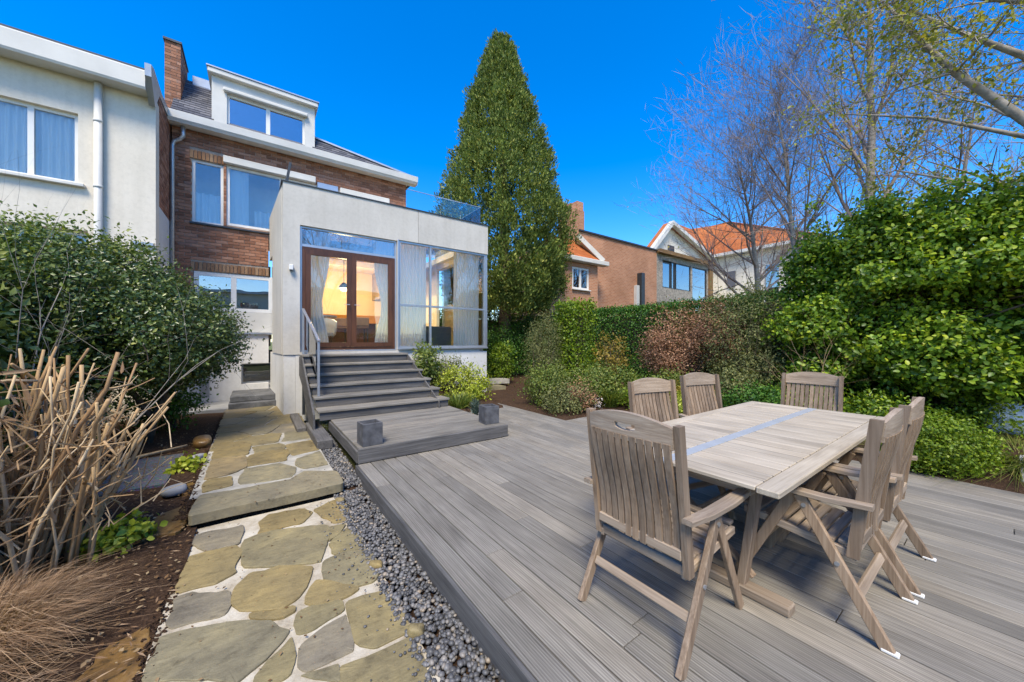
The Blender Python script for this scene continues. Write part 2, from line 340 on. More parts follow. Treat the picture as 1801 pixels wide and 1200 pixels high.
def norm(a): return a/np.maximum(np.linalg.norm(a, axis=1, keepdims=True), 1e-9)
def leaves(name, P, A, N, L, asp, mat, parent=None, base=(0,0,0), fold=.25, detail=False, curl=0.):
    """one small folded face pair for each leaf: base point P, length axis A, normal N, length L"""
    P = np.asarray(P) - np.asarray(base); A = norm(A); B = norm(np.cross(N, A)); N = np.cross(A, B)
    L = np.asarray(L)[:, None]*np.ones((len(P), 1)); W = L*asp; n = len(P)
    if not detail:
        V = np.stack([P, P+A*L*.45+B*W+N*W*fold, P+A*L-N*L*curl, P+A*L*.45-B*W+N*W*fold], 1).reshape(-1, 3)
        i = np.arange(n)[:, None]*4; F = np.concatenate([i+np.array([[0,1,2]]), i+np.array([[0,2,3]])])
    else:
        V = np.stack([P, P+A*L*.28+B*W*.85+N*W*fold, P+A*L*.62+B*W*.8+N*W*fold-N*L*curl*.3, P+A*L-N*L*curl, P+A*L*.62-B*W*.8+N*W*fold-N*L*curl*.3, P+A*L*.28-B*W*.85+N*W*fold, P+A*L*.5-N*L*curl*.15], 1).reshape(-1, 3)
        i = np.arange(n)[:, None]*7; F = np.concatenate([i+np.array([[a, b, 6]]) for a, b in ((0,1),(1,2),(2,3),(3,4),(4,5),(5,0))])
    o = link(name, npmesh(name, V, F, mat), parent); o['kind'] = 'stuff'
    return o
def shell_pts(g, ell, nclump, nleaf, cr, inner=.25, zmin=None, up=.25, lump=.12):
    """leaf points in clumps over a union of ellipsoids (centre, radii)"""
    vol = np.array([e[1][0]*e[1][1]+e[1][0]*e[1][2]+e[1][1]*e[1][2] for e in ell]); pick = g.choice(len(ell), nclump, p=vol/vol.sum())
    Cn = np.array([e[0] for e in ell])[pick]; Rd = np.array([e[1] for e in ell])[pick]
    D = norm(g.normal(size=(nclump, 3))); fac = np.where(g.random(nclump) < inner, g.uniform(.35, .8, nclump), g.normal(.97, lump, nclump))[:, None]
    cc = Cn + D*Rd*fac
    keep = np.ones(nclump, bool)
    for e in ell:     # drop clumps deep inside another ellipsoid
        q = (((cc-np.array(e[0]))/np.array(e[1]))**2).sum(1); keep &= q > .10
    if zmin is not None: keep &= cc[:, 2] > zmin
    cc, D = cc[keep], D[keep]; m = len(cc)
    cs = cr*g.uniform(.6, 1.4, (m, 1, 1))
    P = cc[:, None, :] + g.normal(size=(m, nleaf, 3))*cs
    O = D[:, None, :] + g.normal(size=(m, nleaf, 3))*.55 + (P-cc[:, None, :])/cs*.35; O[..., 2] += up
    P = P.reshape(-1, 3); O = norm(O.reshape(-1, 3)); A = norm(g.normal(size=O.shape)*.8 + O*.35 + np.array([0, 0, -.1]))
    if zmin is not None:
        kk = P[:, 2] > zmin-.03; P, A, O = P[kk], A[kk], O[kk]
    return P, A, O
def bush(name, label, cat, base, ell, mat, seed, nclump=150, nleaf=40, cr=.09, L=.06, asp=.32, inner=.25, detail=False, group=None, twigs=10, bark='bark', part='foliage', twr=.012, up=.25, zmin=None, lump=.12, trunk=True):
    g = np.random.default_rng(seed); t = thing(name, label, cat, base, 0, group); b = np.array(base)
    P, A, O = shell_pts(g, ell, nclump, nleaf, cr, inner, base[2]+.02 if zmin is None else zmin, up, lump)
    leaves(part, P, A, O, L*g.uniform(.6, 1.3, len(P)), asp, mat, t, b, .25, detail, .12)
    if twigs:
        m = MB()
        for i in range(twigs):
            e = ell[g.integers(len(ell))]; d = norm(g.normal(size=(1, 3)))[0]; d[2] = abs(d[2])*.8+.1
            e1 = np.array(e[0]) + d*np.array(e[1])*g.uniform(.8, 1.02); s0 = b + np.array([g.normal()*.06, g.normal()*.06, -.03]); md = (s0*.55+e1*.45) + g.normal(size=3)*.06
            m.tube([s0, md, e1], [twr, twr*.65, twr*.25], 5)
        m.build('stem', M[bark], t, origin=base)
    return t

# ================================================================== GROUND, PATH, DECK
g0 = np.random.default_rng(3)
def sheet(name, x0, x1, y0, y1, z, mat, nx=2, ny=2, amp=0, fn=None, seed=0):
    gg = np.random.default_rng(seed); xs = np.linspace(x0, x1, nx); ys = np.linspace(y0, y1, ny)
    X, Y = np.meshgrid(xs, ys, indexing='ij'); Z = np.full_like(X, z)
    if amp:
        for k_ in range(7):
            f1 = gg.normal(size=2)*(1.2+k_*1.6); Z += amp/(1+k_*.6)*np.sin(X*f1[0]+Y*f1[1]+gg.random()*7)
    if fn is not None: Z = Z + fn(X, Y)
    V = np.stack([X, Y, Z], -1).reshape(-1, 3); i = np.arange(nx*ny).reshape(nx, ny)
    F = np.stack([i[:-1, :-1], i[1:, :-1], i[1:, 1:], i[:-1, 1:]], -1).reshape(-1, 4)
    return struct(link(name, npmesh(name, V, F, mat, True)))
sheet('ground', -700, 700, -700, 700, -.34, M['grass'], 30, 30)
sheet('soil_bed', -7, -.40, -4, 11.3, -.15, M['soil'], 150, 240, .012, seed=1, fn=lambda X, Y: np.clip((Y-3.5)*.02, -.05, .07) - .02*(X < -3))
sheet('garden_bed_soil', 4.64, 16, 4.76, 11.9, .02, M['soil'], 120, 80, .015, seed=2, fn=lambda X, Y: np.clip((X-6)*.03, 0, .2)-.10*(X < 4.70)-.10*(Y < 4.80))
sheet('garden_bed_soil', 5.84, 16, -5, 4.74, .0, M['soil'], 120, 90, .014, seed=4, fn=lambda X, Y: np.clip((X-6)*.03, 0, .2)-.10*(X < 5.90))
sheet('side_bed_soil', 3.19, 4.55, 6.45, 8.48, .03, M['soil'], 40, 60, .012, seed=5, fn=lambda X, Y: np.clip((Y-6.6)*.14, 0, .26)-.1*(Y < 6.5)-.1*(X > 4.47))

# ---- flagstone path
def clip(poly, px, py, nx, ny):
    out = []
    for i in range(len(poly)):
        a, b = poly[i], poly[(i+1) % len(poly)]
        da = (a[0]-px)*nx+(a[1]-py)*ny; db = (b[0]-px)*nx+(b[1]-py)*ny
        if da <= 0: out.append(a)
        if (da < 0 < db) or (db < 0 < da):
            t = da/(da-db); out.append((a[0]+(b[0]-a[0])*t, a[1]+(b[1]-a[1])*t))
    return out
def stone(poly, z, thick, parent, rg, rough=.012, mat=None, rnd_=.030, edge=.9885):
    # cut the corners, then break up the straight edges
    pts = []; n = len(poly)
    for a in range(n):
        p0, p1, p2 = poly[a-1], poly[a], poly[(a+1) % n]
        l0, l1 = math.dist(p0, p1), math.dist(p1, p2)
        if l0 < .02 or l1 < .02: continue
        r_ = min(rnd_*rg.uniform(.3, 1.6), l0*.3, l1*.3)
        pa = (p1[0]+(p0[0]-p1[0])*r_/l0, p1[1]+(p0[1]-p1[1])*r_/l0); pb = (p1[0]+(p2[0]-p1[0])*r_/l1, p1[1]+(p2[1]-p1[1])*r_/l1)
        pm = ((pa[0]+pb[0]+p1[0]*.7)/2.7, (pa[1]+pb[1]+p1[1]*.7)/2.7); pts += [pa, pm, pb]
    fine = []
    for a in range(len(pts)):
        p, q = pts[a], pts[(a+1) % len(pts)]; l = math.dist(p, q); kk = max(1, int(l/.05)); bow = rg.gauss(0, .012)*min(1, l/.25)
        nx, ny = -(q[1]-p[1])/max(l, 1e-6), (q[0]-p[0])/max(l, 1e-6)
        for e in range(kk):
            t = e/kk; am = rough if e else rough*.3; o_ = bow*math.sin(t*math.pi)
            fine.append((p[0]+(q[0]-p[0])*t+nx*o_+rg.gauss(0, am*.38), p[1]+(q[1]-p[1])*t+ny*o_+rg.gauss(0, am*.38)))
    n = len(fine); cx = sum(p[0] for p in fine)/n; cy = sum(p[1] for p in fine)/n
    tz = z + rg.uniform(-.003, .004); tx, ty = rg.gauss(0, .006), rg.gauss(0, .006)
    def hz(x, y): return tz + (x-cx)*tx + (y-cy)*ty
    vs = []; fs = []
    for (sc, dz) in ((1.0, -thick), (1.0, -.004), (edge, 0.0), (.6, .001)):
        for x, y in fine:
            xx, yy = cx+(x-cx)*sc, cy+(y-cy)*sc; vs.append((xx, yy, hz(xx, yy)+dz+(rg.gauss(0, .0012) if dz == 0 else 0)))
    vs.append((cx, cy, hz(cx, cy)))
    for r_ in range(3):
        for a in range(n): fs.append((r_*n+a, r_*n+(a+1) % n, (r_+1)*n+(a+1) % n, (r_+1)*n+a))
    for a in range(n): fs.append((3*n+a, 3*n+(a+1) % n, 4*n))
    return MB().add(vs, fs).build('flagstone', mat or M['flag'], parent, origin=(cx, cy, z-thick))
def stones(seeds, rect, joint, z, thick, parent, base, rs, rough=.012, skip=None):
    rg = random.Random(rs)
    for i, s in enumerate(seeds):
        poly = [(rect[0], rect[2]), (rect[1], rect[2]), (rect[1], rect[3]), (rect[0], rect[3])]
        for j, q in enumerate(seeds):
            if i == j: continue
            dx, dy = q[0]-s[0], q[1]-s[1]; d = math.hypot(dx, dy); jj = joint*rg.uniform(.4, 1.5)
            poly = clip(poly, (s[0]+q[0])/2-dx/d*jj/2, (s[1]+q[1])/2-dy/d*jj/2, dx, dy)
            if len(poly) < 3: break
        if len(poly) >= 3: stone(poly, z, thick, parent, rg, rough)
LOW = [[(-0.41,3.88),(-0.33,3.93),(-0.09,3.88),(-0.08,3.77),(-0.10,3.55),(-0.29,3.57),(-0.40,3.77)],
 [(0.04,3.88),(0.11,3.99),(0.37,3.95),(0.44,3.81),(0.34,3.64),(0.10,3.64),(0.03,3.65)],
 [(0.46,3.85),(0.65,3.97),(0.80,3.90),(0.76,3.47),(0.57,3.48),(0.51,3.65)],
 [(-0.06,3.59),(0.10,3.62),(0.51,3.47),(0.52,3.34),(0.43,3.07),(0.39,2.93),(0.03,3.12),(-0.05,3.17),(-0.07,3.36)],
 [(-0.39,3.44),(-0.39,3.55),(-0.12,3.52),(-0.08,3.40),(-0.11,3.13),(-0.21,3.07),(-0.41,3.10)],
 [(0.49,3.14),(0.65,3.32),(0.69,3.08),(0.68,2.93),(0.48,2.97)],
 [(0.53,3.40),(0.65,3.39),(0.56,3.24),(0.49,3.19)],
 [(-0.02,3.05),(0.14,3.03),(0.33,2.89),(0.30,2.76),(0.23,2.60),(0.14,2.55),(-0.06,2.67),(-0.11,2.78),(-0.10,2.93)],
 [(0.41,2.92),(0.56,2.94),(0.71,2.87),(0.71,2.58),(0.65,2.48),(0.50,2.50),(0.39,2.69),(0.39,2.79)],
 [(0.27,2.58),(0.34,2.71),(0.46,2.56),(0.55,2.46),(0.46,2.42),(0.31,2.46),(0.26,2.51)],
 [(-0.40,3.03),(-0.33,3.04),(-0.14,2.92),(-0.12,2.79),(-0.14,2.68),(-0.37,2.73),(-0.40,2.79)],
 [(-0.02,2.61),(0.19,2.52),(0.19,2.47),(0.11,2.46),(-0.01,2.55)],
 [(0.21,2.45),(0.31,2.46),(0.43,2.41),(0.43,2.31),(0.26,2.26),(0.20,2.27),(0.19,2.36)],
 [(0.46,2.37),(0.56,2.37),(0.68,2.33),(0.71,2.10),(0.70,1.94),(0.51,1.94),(0.44,2.02),(0.45,2.18)],
 [(-0.41,2.68),(-0.13,2.59),(0.07,2.46),(0.15,2.32),(0.10,2.25),(-0.07,2.12),(-0.42,2.37),(-0.42,2.49)],
 [(0.20,2.18),(0.43,2.26),(0.43,2.12),(0.41,1.99),(0.32,1.99),(0.21,1.99),(0.18,2.05)],
 [(0.35,1.92),(0.68,1.89),(0.69,1.75),(0.67,1.58),(0.33,1.83),(0.34,1.89)],
 [(-0.01,2.08),(0.06,2.16),(0.16,2.26),(0.16,2.10),(0.13,2.01),(0.06,2.02)],
 [(0.14,1.98),(0.21,1.97),(0.33,1.94),(0.32,1.84),(0.14,1.97)]]
UPP = [[(-0.44,4.82),(-0.40,4.99),(-0.21,4.98),(-0.19,4.68),(-0.41,4.63)],
 [(-0.45,5.82),(-0.10,5.81),(-0.08,5.25),(-0.23,5.08),(-0.48,5.04)],
 [(-0.13,4.83),(-0.08,5.20),(0.24,5.17),(0.39,4.91),(0.32,4.59),(0.13,4.61),(-0.11,4.67)],
 [(0.44,5.24),(0.77,5.43),(0.74,4.81),(0.48,4.80),(0.41,4.99)],
 [(-0.48,6.60),(-0.47,6.81),(-0.10,6.55),(-0.05,6.28),(-0.07,5.84),(-0.44,5.87)],
 [(-0.08,5.61),(-0.04,5.76),(0.33,5.81),(0.36,5.53),(0.32,5.27),(-0.06,5.28)],
 [(-0.02,6.19),(0.29,6.19),(0.35,5.93),(0.27,5.72),(0.01,5.78)],
 [(0.37,6.06),(0.70,6.12),(0.75,5.51),(0.41,5.44),(0.37,5.71)]]
low = [(-.2,1.6),(.12,1.45),(.5,1.3),(-.2,.9),(.3,.8),(.55,.6),(0,.45)]
pl = thing('flagstone_path', 'lower', 'path', (.15, 2, -.3)); 
for k_ in ('label', 'category'): del pl[k_]
tag(pl, kind='structure')
mo = sheet('mortar_bed', -.44, .72, -.5, 4.06, -.159, M['flag_mortar'], 60, 200, .0025, seed=9); mo.parent = pl; mo.location = -pl.location; del mo['kind']
stones(low, (-.43, .70, .2, 1.55), .030, -.15, .06, pl, None, 5)
rgs = random.Random(55)
def grow_poly(q, d):
    cx, cy = sum(p[0] for p in q)/len(q), sum(p[1] for p in q)/len(q)
    return [(min(.72, max(-.44, x+(x-cx)/max(.01, math.hypot(x-cx, y-cy))*d)), min(4.03, y+(y-cy)/max(.01, math.hypot(x-cx, y-cy))*d) if y < 4.04 else y+(y-cy)/max(.01, math.hypot(x-cx, y-cy))*d) for x, y in q]
for q in LOW: stone(grow_poly(q, .013), -.15, .05, pl, rgs, .010, None, .022)
upr = [(-0.38,7.1),(0.16,6.6),(0.52,6.55),(-0.30,7.75),(0.10,7.33),(0.48,7.2),(-0.36,8.4),(0.06,8.1),(0.45,7.95),(-0.31,9.1),(0.1,8.85),(0.42,8.75),(-.28,9.75),(.12,9.6),(.45,9.5)]
pu = thing('flagstone_path', 'upper', 'path', (.15, 6, -.3))
for k_ in ('label', 'category'): del pu[k_]
tag(pu, kind='structure')
M['flag_mortar_dark'] = m_plain('weathered_mortar', (.38, .35, .29), .9, 0, .15, .2, 6, .5)
mo = sheet('mortar_bed', -.5, .74, 4.5, 10.0, -.045, M['flag_mortar_dark'], 50, 200, .0025, seed=10); mo.parent = pu; mo.location = -pu.location; del mo['kind']
for q in UPP: stone(grow_poly(q, .016), -.034, .07, pu, rgs, .010, None, .022)
stones(upr, (-.5, .74, 6.28, 9.95), .022, -.036, .08, pu, None, 6)
stone([(-.46, 4.05), (.16, 4.04), (.76, 4.06), (.77, 4.5), (.46, 4.72), (.38, 4.5), (.1, 4.52), (-.43, 4.56)], -.034, .085, pu, rgs, .005, None, .02, .993)
MB().box(-.44, .74, 4.12, 4.46, -.3, -.125).build('riser_bed', M['soil'], pu)

# rough brown edging slabs beside the path, and loose stones
def rock(name, label, cat, loc, size, mat, seed, rz=0, group=None, flat=.0, thingy=True, parent=None):
    rg = np.random.default_rng(seed); bm = bmesh.new(); bmesh.ops.create_icosphere(bm, subdivisions=3, radius=1)
    fr = rg.normal(size=(5, 3))*1.7; ph = rg.random(5)*6
    for v in bm.verts:
        c = np.array(v.co); s_ = 1+.10*sum(math.sin(float(fr[i] @ c)+ph[i])/(1+.4*i) for i in range(5))
        c = np.sign(c)*np.abs(c)**.72*s_; v.co = Vector(c*np.array(size)) ; v.co.z = max(v.co.z, -size[2]*.7); v.co.z += size[2]*.68
    me = bpy.data.meshes.new(name); bm.to_mesh(me); bm.free(); me.materials.append(mat); me.polygons.foreach_set('use_smooth', [True]*len(me.polygons))
    o = link(name, me, parent, loc, (0, 0, rz))
    return tag(o, label, cat, group) if thingy else o
edge = [([(-.70, 2.25), (-.46, 2.2), (-.45, 2.62), (-.50, 2.95), (-.66, 2.8)], -.168), ([(-.68, 2.95), (-.52, 3.02), (-.46, 3.3), (-.47, 3.6), (-.60, 3.72), (-.70, 3.4)], -.165), ([(-.74, 1.6), (-.47, 1.5), (-.46, 2.12), (-.7, 2.16)], -.175), ([(-.78, 4.02), (-.50, 4.0), (-.48, 4.28), (-.52, 4.62), (-.70, 4.5)], -.12), ([(-.62, 4.95), (-.53, 4.9), (-.52, 5.3), (-.60, 5.28)], -.115)]
for i, (q, z) in enumerate(edge):
    o = stone(q, z, .05, None, random.Random(70+i), .02, M['amber'], .03, .96); o.name = 'edging_slab'
    tag(o, ['long wet amber stone slab sunk beside the lower path', 'amber stone slab beside the lower path ahead of the dry grass', 'amber edging slab beside the start of the path', 'brown stone slab beside the path step', 'narrow brown edging stone by the small pale stone'][i], 'stone')
rock('stone', 'small pale grey stone beside the dark gravel patch', 'stone', (-.66, 5.0, -.12), (.10, .08, .05), M['paving'], 31, .4)
rock('stone', 'small mossy grey stone by the rear lime green plant', 'stone', (-.60, 6.15, -.1), (.09, .06, .05), M['paving'], 32, .9)
rock('stone', 'ochre brown block standing beside the upper path', 'stone', (-.62, 6.95, -.12), (.12, .30, .10), M['amber'], 33, .1)
gp = MB().box(-1.45, -.78, 5.3, 6.6, -.2, -.085).build('gravel_patch', M['grit']); tag(gp, kind='structure')
tag(MB().tube([(-1.75, 6.0, -.06), (-1.2, 6.62, -.055), (-.78, 6.85, -.04)], [.018, .02, .015], 7).build('branch', M['cane'], smooth=True), 'bare stick lying behind the dark gravel patch', 'stick')

# pebbles between path and deck
ico = bmesh.new(); bmesh.ops.create_icosphere(ico, subdivisions=1, radius=1); IV = np.array([v.co[:] for v in ico.verts]); IF = np.array([[v.index for v in f.verts] for f in ico.faces]); ico.free()
def pebbles(name, P, r, mat, parent=None, g=g0):
    n = len(P); S_ = r[:, None]*np.stack([g.uniform(.8, 1.3, n), g.uniform(.7, 1.1, n), g.uniform(.5, .8, n)], 1)
    a = g.random(n)*6.28; V = IV[None]*S_[:, None, :]*(1+g.normal(size=(n, len(IV), 1))*.06); c, s_ = np.cos(a)[:, None], np.sin(a)[:, None]
    V = np.stack([V[..., 0]*c-V[..., 1]*s_, V[..., 0]*s_+V[..., 1]*c, V[..., 2]], -1) + P[:, None, :]
    F = IF[None] + (np.arange(n)*len(IV))[:, None, None]
    o = link(name, npmesh(name, V.reshape(-1, 3), F.reshape(-1, 3), mat, True), parent); o['kind'] = 'stuff'; return o
n = 6500; Yp = g0.uniform(.3, 6.9, n)**1.0; lowp = Yp < 4.1
Xp = np.where(lowp, g0.uniform(.66, .975, n), g0.uniform(.76, .975, n)); Zp = np.where(Yp < 4.15, -.175, -.135+np.clip(Yp-4.1, 0, 2)*.03) + g0.uniform(0, .035, n)
pebbles('pebble_strip', np.stack([Xp, Yp, Zp], 1), g0.uniform(.010, .021, n), M['pebble'])
sheet('pebble_bed', .60, 1.02, -1, 7.2, -.19, M['soil'], 8, 60, .004, fn=lambda X, Y: np.clip((Y-4.0)*.3, 0, .05))
for sx, sy in ((.70, 2.62), (.69, 3.9), (.72, 1.9), (.70, 4.35)):
    rock('stone', 'small tan cobble in the pebble strip', 'stone', (sx, sy, -.16), (.035, .05, .028), M['flag'], int(sy*100), 1, 'tan cobbles in the pebbles')

# ---- deck
deck = struct(bpy.data.objects.new('deck', None)); C.objects.link(deck); deck.location = (3.3, 2, -.2)
BW, GAP = .1455, .0075
x = .985; rgd = random.Random(11); meshes = {}
while x < 5.80:
    ymin, ymax = -1.2, (4.46 if x+BW < 3.10 else 8.45 if x+BW < 4.64 and x > 3.1 else 4.72)
    if x < 3.10 < x+BW: ymax = 4.46
    if 3.1 < x < 4.6 and x < 4.52: ymax = 6.42 if x < 4.45 else 8.4
    y = ymin; first = rgd.uniform(.6, 3.4)
    while y < ymax-.02:
        y1 = min(ymax, y+(first if y == ymin else rgd.choice([2.4, 3.0, 3.6])))
        if ymax-y1 < .4: y1 = ymax
        L = round(y1-y-.004, 3)
        me = meshes.get(L) or MB().cbox(0, BW-GAP, 0, L, -.028, 0, .0035).mesh('deck_board', M['deck'])
        meshes[L] = me
        link('deck_board', me, deck, Vector((x, y, rgd.uniform(-.0012, .0012)))-deck.location)
        y = y1
    x += BW
XR = x
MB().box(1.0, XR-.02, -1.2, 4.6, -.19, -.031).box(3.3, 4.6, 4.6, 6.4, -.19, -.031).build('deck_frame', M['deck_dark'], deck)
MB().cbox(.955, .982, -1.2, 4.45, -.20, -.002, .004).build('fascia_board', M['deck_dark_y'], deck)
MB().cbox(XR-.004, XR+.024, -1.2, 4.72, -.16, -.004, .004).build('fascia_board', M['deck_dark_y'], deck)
# paved passage beyond the deck
struct(MB().cbox(4.46, 4.62, 6.43, 8.9, -.1, -.004).box(4.60, 6.9, 8.3, 10.2, -.2, .0).build('passage_paving', M['paving']))

# ---- landing platform and stairs
land = thing('landing_platform', 'low grey timber landing platform at the foot of the stairs', 'platform', (2.05, 5.4, 0))
yb = 4.475; i = 0
while yb < 6.44:
    MB().cbox(1.0, 3.10, yb, yb+.139, .152, .18+rgd.uniform(-.001, .001), .004).build('deck_board', M['deckx'], land); yb += .1435
MB().cbox(.985, 3.13, 4.44, 4.472, .006, .176, .006).build('front_beam', M['deck_dark'], land)
MB().cbox(.975, 1.005, 4.474, 6.45, .006, .15, .005).build('side_beam', M['deck_dark_y'], land)
MB().cbox(3.095, 3.125, 4.474, 6.45, .006, .15, .005).build('side_beam', M['deck_dark_y'], land)
MB().box(1.01, 3.09, 4.5, 6.4, .004, .14).build('frame', M['deck_dark'], land)
st = thing('garden_stairs', 'wide weathered timber stairs leading up to the brown patio doors', 'stairs', (1.95, 7.3, 0))
NR, RI, TR, Y0 = 6, .166, .335, 6.37
xl, xr = .84, 3.08
for i in range(NR):
    zt = .18+RI*(i+1); ya = Y0+TR*i; yb = ya+TR+.02 if i < NR-1 else 8.49
    xl_, xr_ = xl-.012*i, xr-.045*i
    MB().cbox(xl_-.03, xr_, ya-.03, ya+(TR+.02)/2-.002 if i < NR-1 else ya+.15, zt-.04, zt, .006).build('tread', M['deckx'], st)
    MB().cbox(xl_-.03, xr_, ya+(TR+.02)/2+.002 if i < NR-1 else ya+.154, yb-.004, zt-.04, zt-.001, .006).build('tread', M['deckx'], st)
    MB().cbox(xl_, xr_-.02, ya, ya+.025, zt-RI+.001, zt-.042, .003).build('riser', M['deck_dark'], st)
prof = [(Y0-.06, -.02), (Y0-.06, .30)]
for i in range(NR): prof += [(Y0+TR*i-.05, .18+RI*(i+1)-.045)]
prof += [(8.48, .18+RI*NR-.045), (8.48, .75), (7.75, .55), (6.75, -.02)]
MB().prism(prof, 0, xl-.10, xl-.072).build('stringer', M['deck_dark_y'], st)
MB().prism([(a, b) for a, b in prof[:-3]]+[(8.48, .02), (6.75, -.02)], 0, xr-.24, xr-.22).build('stringer', M['deck_dark_y'], st)
MB().cbox(xl-.05, xl+.0, 8.36, 8.44, -.05, 1.12).build('support_post', M['steel_dark'], st)
MB().cbox(xl-.06, xl-.0, 7.5, 7.6, -.05, .66).build('support_post', M['steel_dark'], st)
# handrail with glass infill
hr = thing('stair_handrail', 'grey steel handrail with glass infill on the left of the stairs', 'handrail', (.86, 7.6, .9))
MB().cbox(.79, .83, 8.40, 8.44, 1.176, 2.10, .004).build('post', M['alu'], hr)
MB().cbox(.86, .90, 6.80, 6.84, .512, 1.44, .004).build('post', M['alu'], hr)
MB().bar((.88, 6.78, 1.455), (.81, 8.44, 2.11), .045, .022).build('rail', M['alu'], hr)
MB().prism([(6.85, .80), (8.39, 1.42), (8.39, 2.06), (6.85, 1.44)], 0, .842, .85).build('glass_panel', M['glass_rail'], hr)
tag(MB().cbox(.70, .90, 5.55, 6.95, -.06, .07, .01).build('timber_sleeper', M['deck_dark_y']), 'dark grey timber sleeper beside the pebbles and landing', 'sleeper')
tag(MB().cbox(.56, .70, 6.75, 8.2, -.06, .03, .01).build('timber_sleeper', M['deck_dark_y']), 'low timber sleeper at the foot of the extension by the path', 'sleeper')

# square planters on the landing
def planter(x, y, label, rz):
    t = thing('planter', label, 'planter', (x, y, .181), rz, None)
    m = MB(); a, b_, h = .118, .096, .27
    o4 = lambda s_, z: [(-s_, -s_, z), (s_, -s_, z), (s_, s_, z), (-s_, s_, z)]
    vs = o4(a, 0)+o4(a, h-.006)+o4(a-.006, h)+o4(b_, h)+o4(b_-.004, h-.07)
    fs = [(3,2,1,0)]+[(r_*4+i, r_*4+(i+1)%4, r_*4+4+(i+1)%4, r_*4+4+i) for r_ in range(4) for i in range(4)]
    me = MB().add(vs, fs).mesh('box_body', M['stone_concrete']); link('box_body', me, t)
    me = MB().add(o4(b_-.005, h-.055), [(0,1,2,3)]).mesh('soil', M['soil']); link('soil', me, t)
    return t
planter(1.16, 4.62, 'square dark concrete planter on the landing corner over the pebbles', .06)
planter(2.96, 4.72, 'square dark concrete planter on the landing corner toward the garden bed', -.1)

# ================================================================== BUILDINGS
def frame_rect(m, x0, x1, z0, z1, y0, y1, t):
    """four butted bars of a frame in the plane y"""
    m.box(x0, x1, y0, y1, z0, z0+t); m.box(x0, x1, y0, y1, z1-t, z1)
    m.box(x0, x0+t, y0, y1, z0+t, z1-t); m.box(x1-t, x1, y0, y1, z0+t, z1-t); return m
def plate(m, x0, x1, z0, z1, y0, y1, holes):
    """wall slab with rectangular holes, cut into butted boxes"""
    xs = sorted({x0, x1, *[h[0] for h in holes], *[h[1] for h in holes]}); xs = [q for q in xs if x0 <= q <= x1]
    for a, b in zip(xs, xs[1:]):
        hs_ = sorted([h for h in holes if h[0] <= a+1e-6 and h[1] >= b-1e-6], key=lambda h: h[2]); z = z0
        for h in hs_:
            if h[2] > z: m.box(a, b, y0, y1, z, min(h[2], z1))
            z = max(z, h[3])
        if z < z1: m.box(a, b, y0, y1, z, z1)
    return m
def curtain(name, parent, x0, x1, y, z0, z1, mat, folds=9, amp=.03, seed=0, gather=None, lab=None):
    g = np.random.default_rng(seed); nx, nz = folds*8, 10; V = []
    for j in range(nz+1):
        t = j/nz; z = z0+(z1-z0)*t; k = 0
        if gather: k = gather[1]*math.exp(-((t-.38)/.22)**2)
        for i in range(nx+1):
            s_ = i/nx; xx = x0+(x1-x0)*s_
            if gather: xx = xx + (gather[0]-xx)*k
            V.append((xx, y+amp*math.sin(s_*folds*6.283+.6*math.sin(s_*9+seed))+.01*math.sin(t*5+s_*8), z))
    F = [(j*(nx+1)+i, j*(nx+1)+i+1, (j+1)*(nx+1)+i+1, (j+1)*(nx+1)+i) for j in range(nz) for i in range(nx)]
    me = npmesh(name, np.array(V)-np.array(wloc(parent) if parent else (0, 0, 0)), np.array(F), mat, True)
    return link(name, me, parent)

# ---------------- main brick house
HX, HY = 1.3, 11.3
house = thing('brick_house', 'brown brick house with white dormer, slate roof and roller shutters behind the grey extension', 'house', (HX, 13.5, -.1))
W = 11.3
up_l, up_r = (-1.20, -.62, 4.28, 5.78), (-.56, 3.36, 4.33, 5.82)
lo_w, bas = (-1.18, .40, 1.66, 3.13), (-.27, .42, .36, .88)
hol = [up_l, up_r, lo_w, bas, (.30, 4.2, -.3, 4.33)]
m = MB(); plate(m, -1.55, 3.95, 1.62, 6.45, W+.012, W+.30, hol); m.build('wall', M['mortar'], house)
m = MB(); plate(m, -1.55, .30, -.2, 1.616, W-.03, W+.30, [bas]); m.build('plinth', M['plinth'], house)
MB().box(3.70, 3.95, W+.302, 16, 3.0, 6.45).build('side_wall', M['mortar'], house)
# bricks: rows with soldier courses over the windows
sold = [(-1.24, -.60, 5.79, 5.99), (-1.22, .30, 3.14, 3.36)]
RB, BL, JT = .0665, .215, .010
cells = []
r_ = 0; z = 1.63
rb = random.Random(5)
while z < 6.38:
    x = -1.55 - (BL+JT)*.5*(r_ % 2)
    while x < 3.95:
        a, b = max(x, -1.55), min(x+BL, 3.95)
        segs = [(a, b)]
        for h in hol+sold:
            if z+RB > h[2]-.002 and z < h[3]+.002:
                ns = []
                for (p, q) in segs:
                    if h[1] <= p or h[0] >= q: ns.append((p, q)); continue
                    if h[0]-p > .03: ns.append((p, h[0]-.004))
                    if q-h[1] > .03: ns.append((h[1]+.004, q))
                segs = ns
        for p, q in segs:
            if q-p > .03: cells.append((p, q, z))
        x += BL+JT
    z += RB+JT; r_ += 1
full = [c for c in cells if abs(c[1]-c[0]-BL) < .001]
vis = [c for c in full if (c[0] < .3 and c[2] > 3.2) or c[2] > 5.55]
vis.sort(key=lambda c: (c[0]+.5)**2*2 + (c[2]-4.2)**2)
solo = set(vis[:230])
bme = MB().cbox(0, BL, 0, .09, 0, RB, .004).mesh('brick', M['brick'])
for c in solo: link('brick', bme, house, Vector((c[0], W-.004+rb.uniform(-.003, .003), c[2]))-house.location)
m = MB()
for c in cells:
    if c not in solo:
        dy = rb.uniform(-.003, .003); m.box(c[0], c[1], W-.004+dy, W+.08, c[2], c[2]+RB)
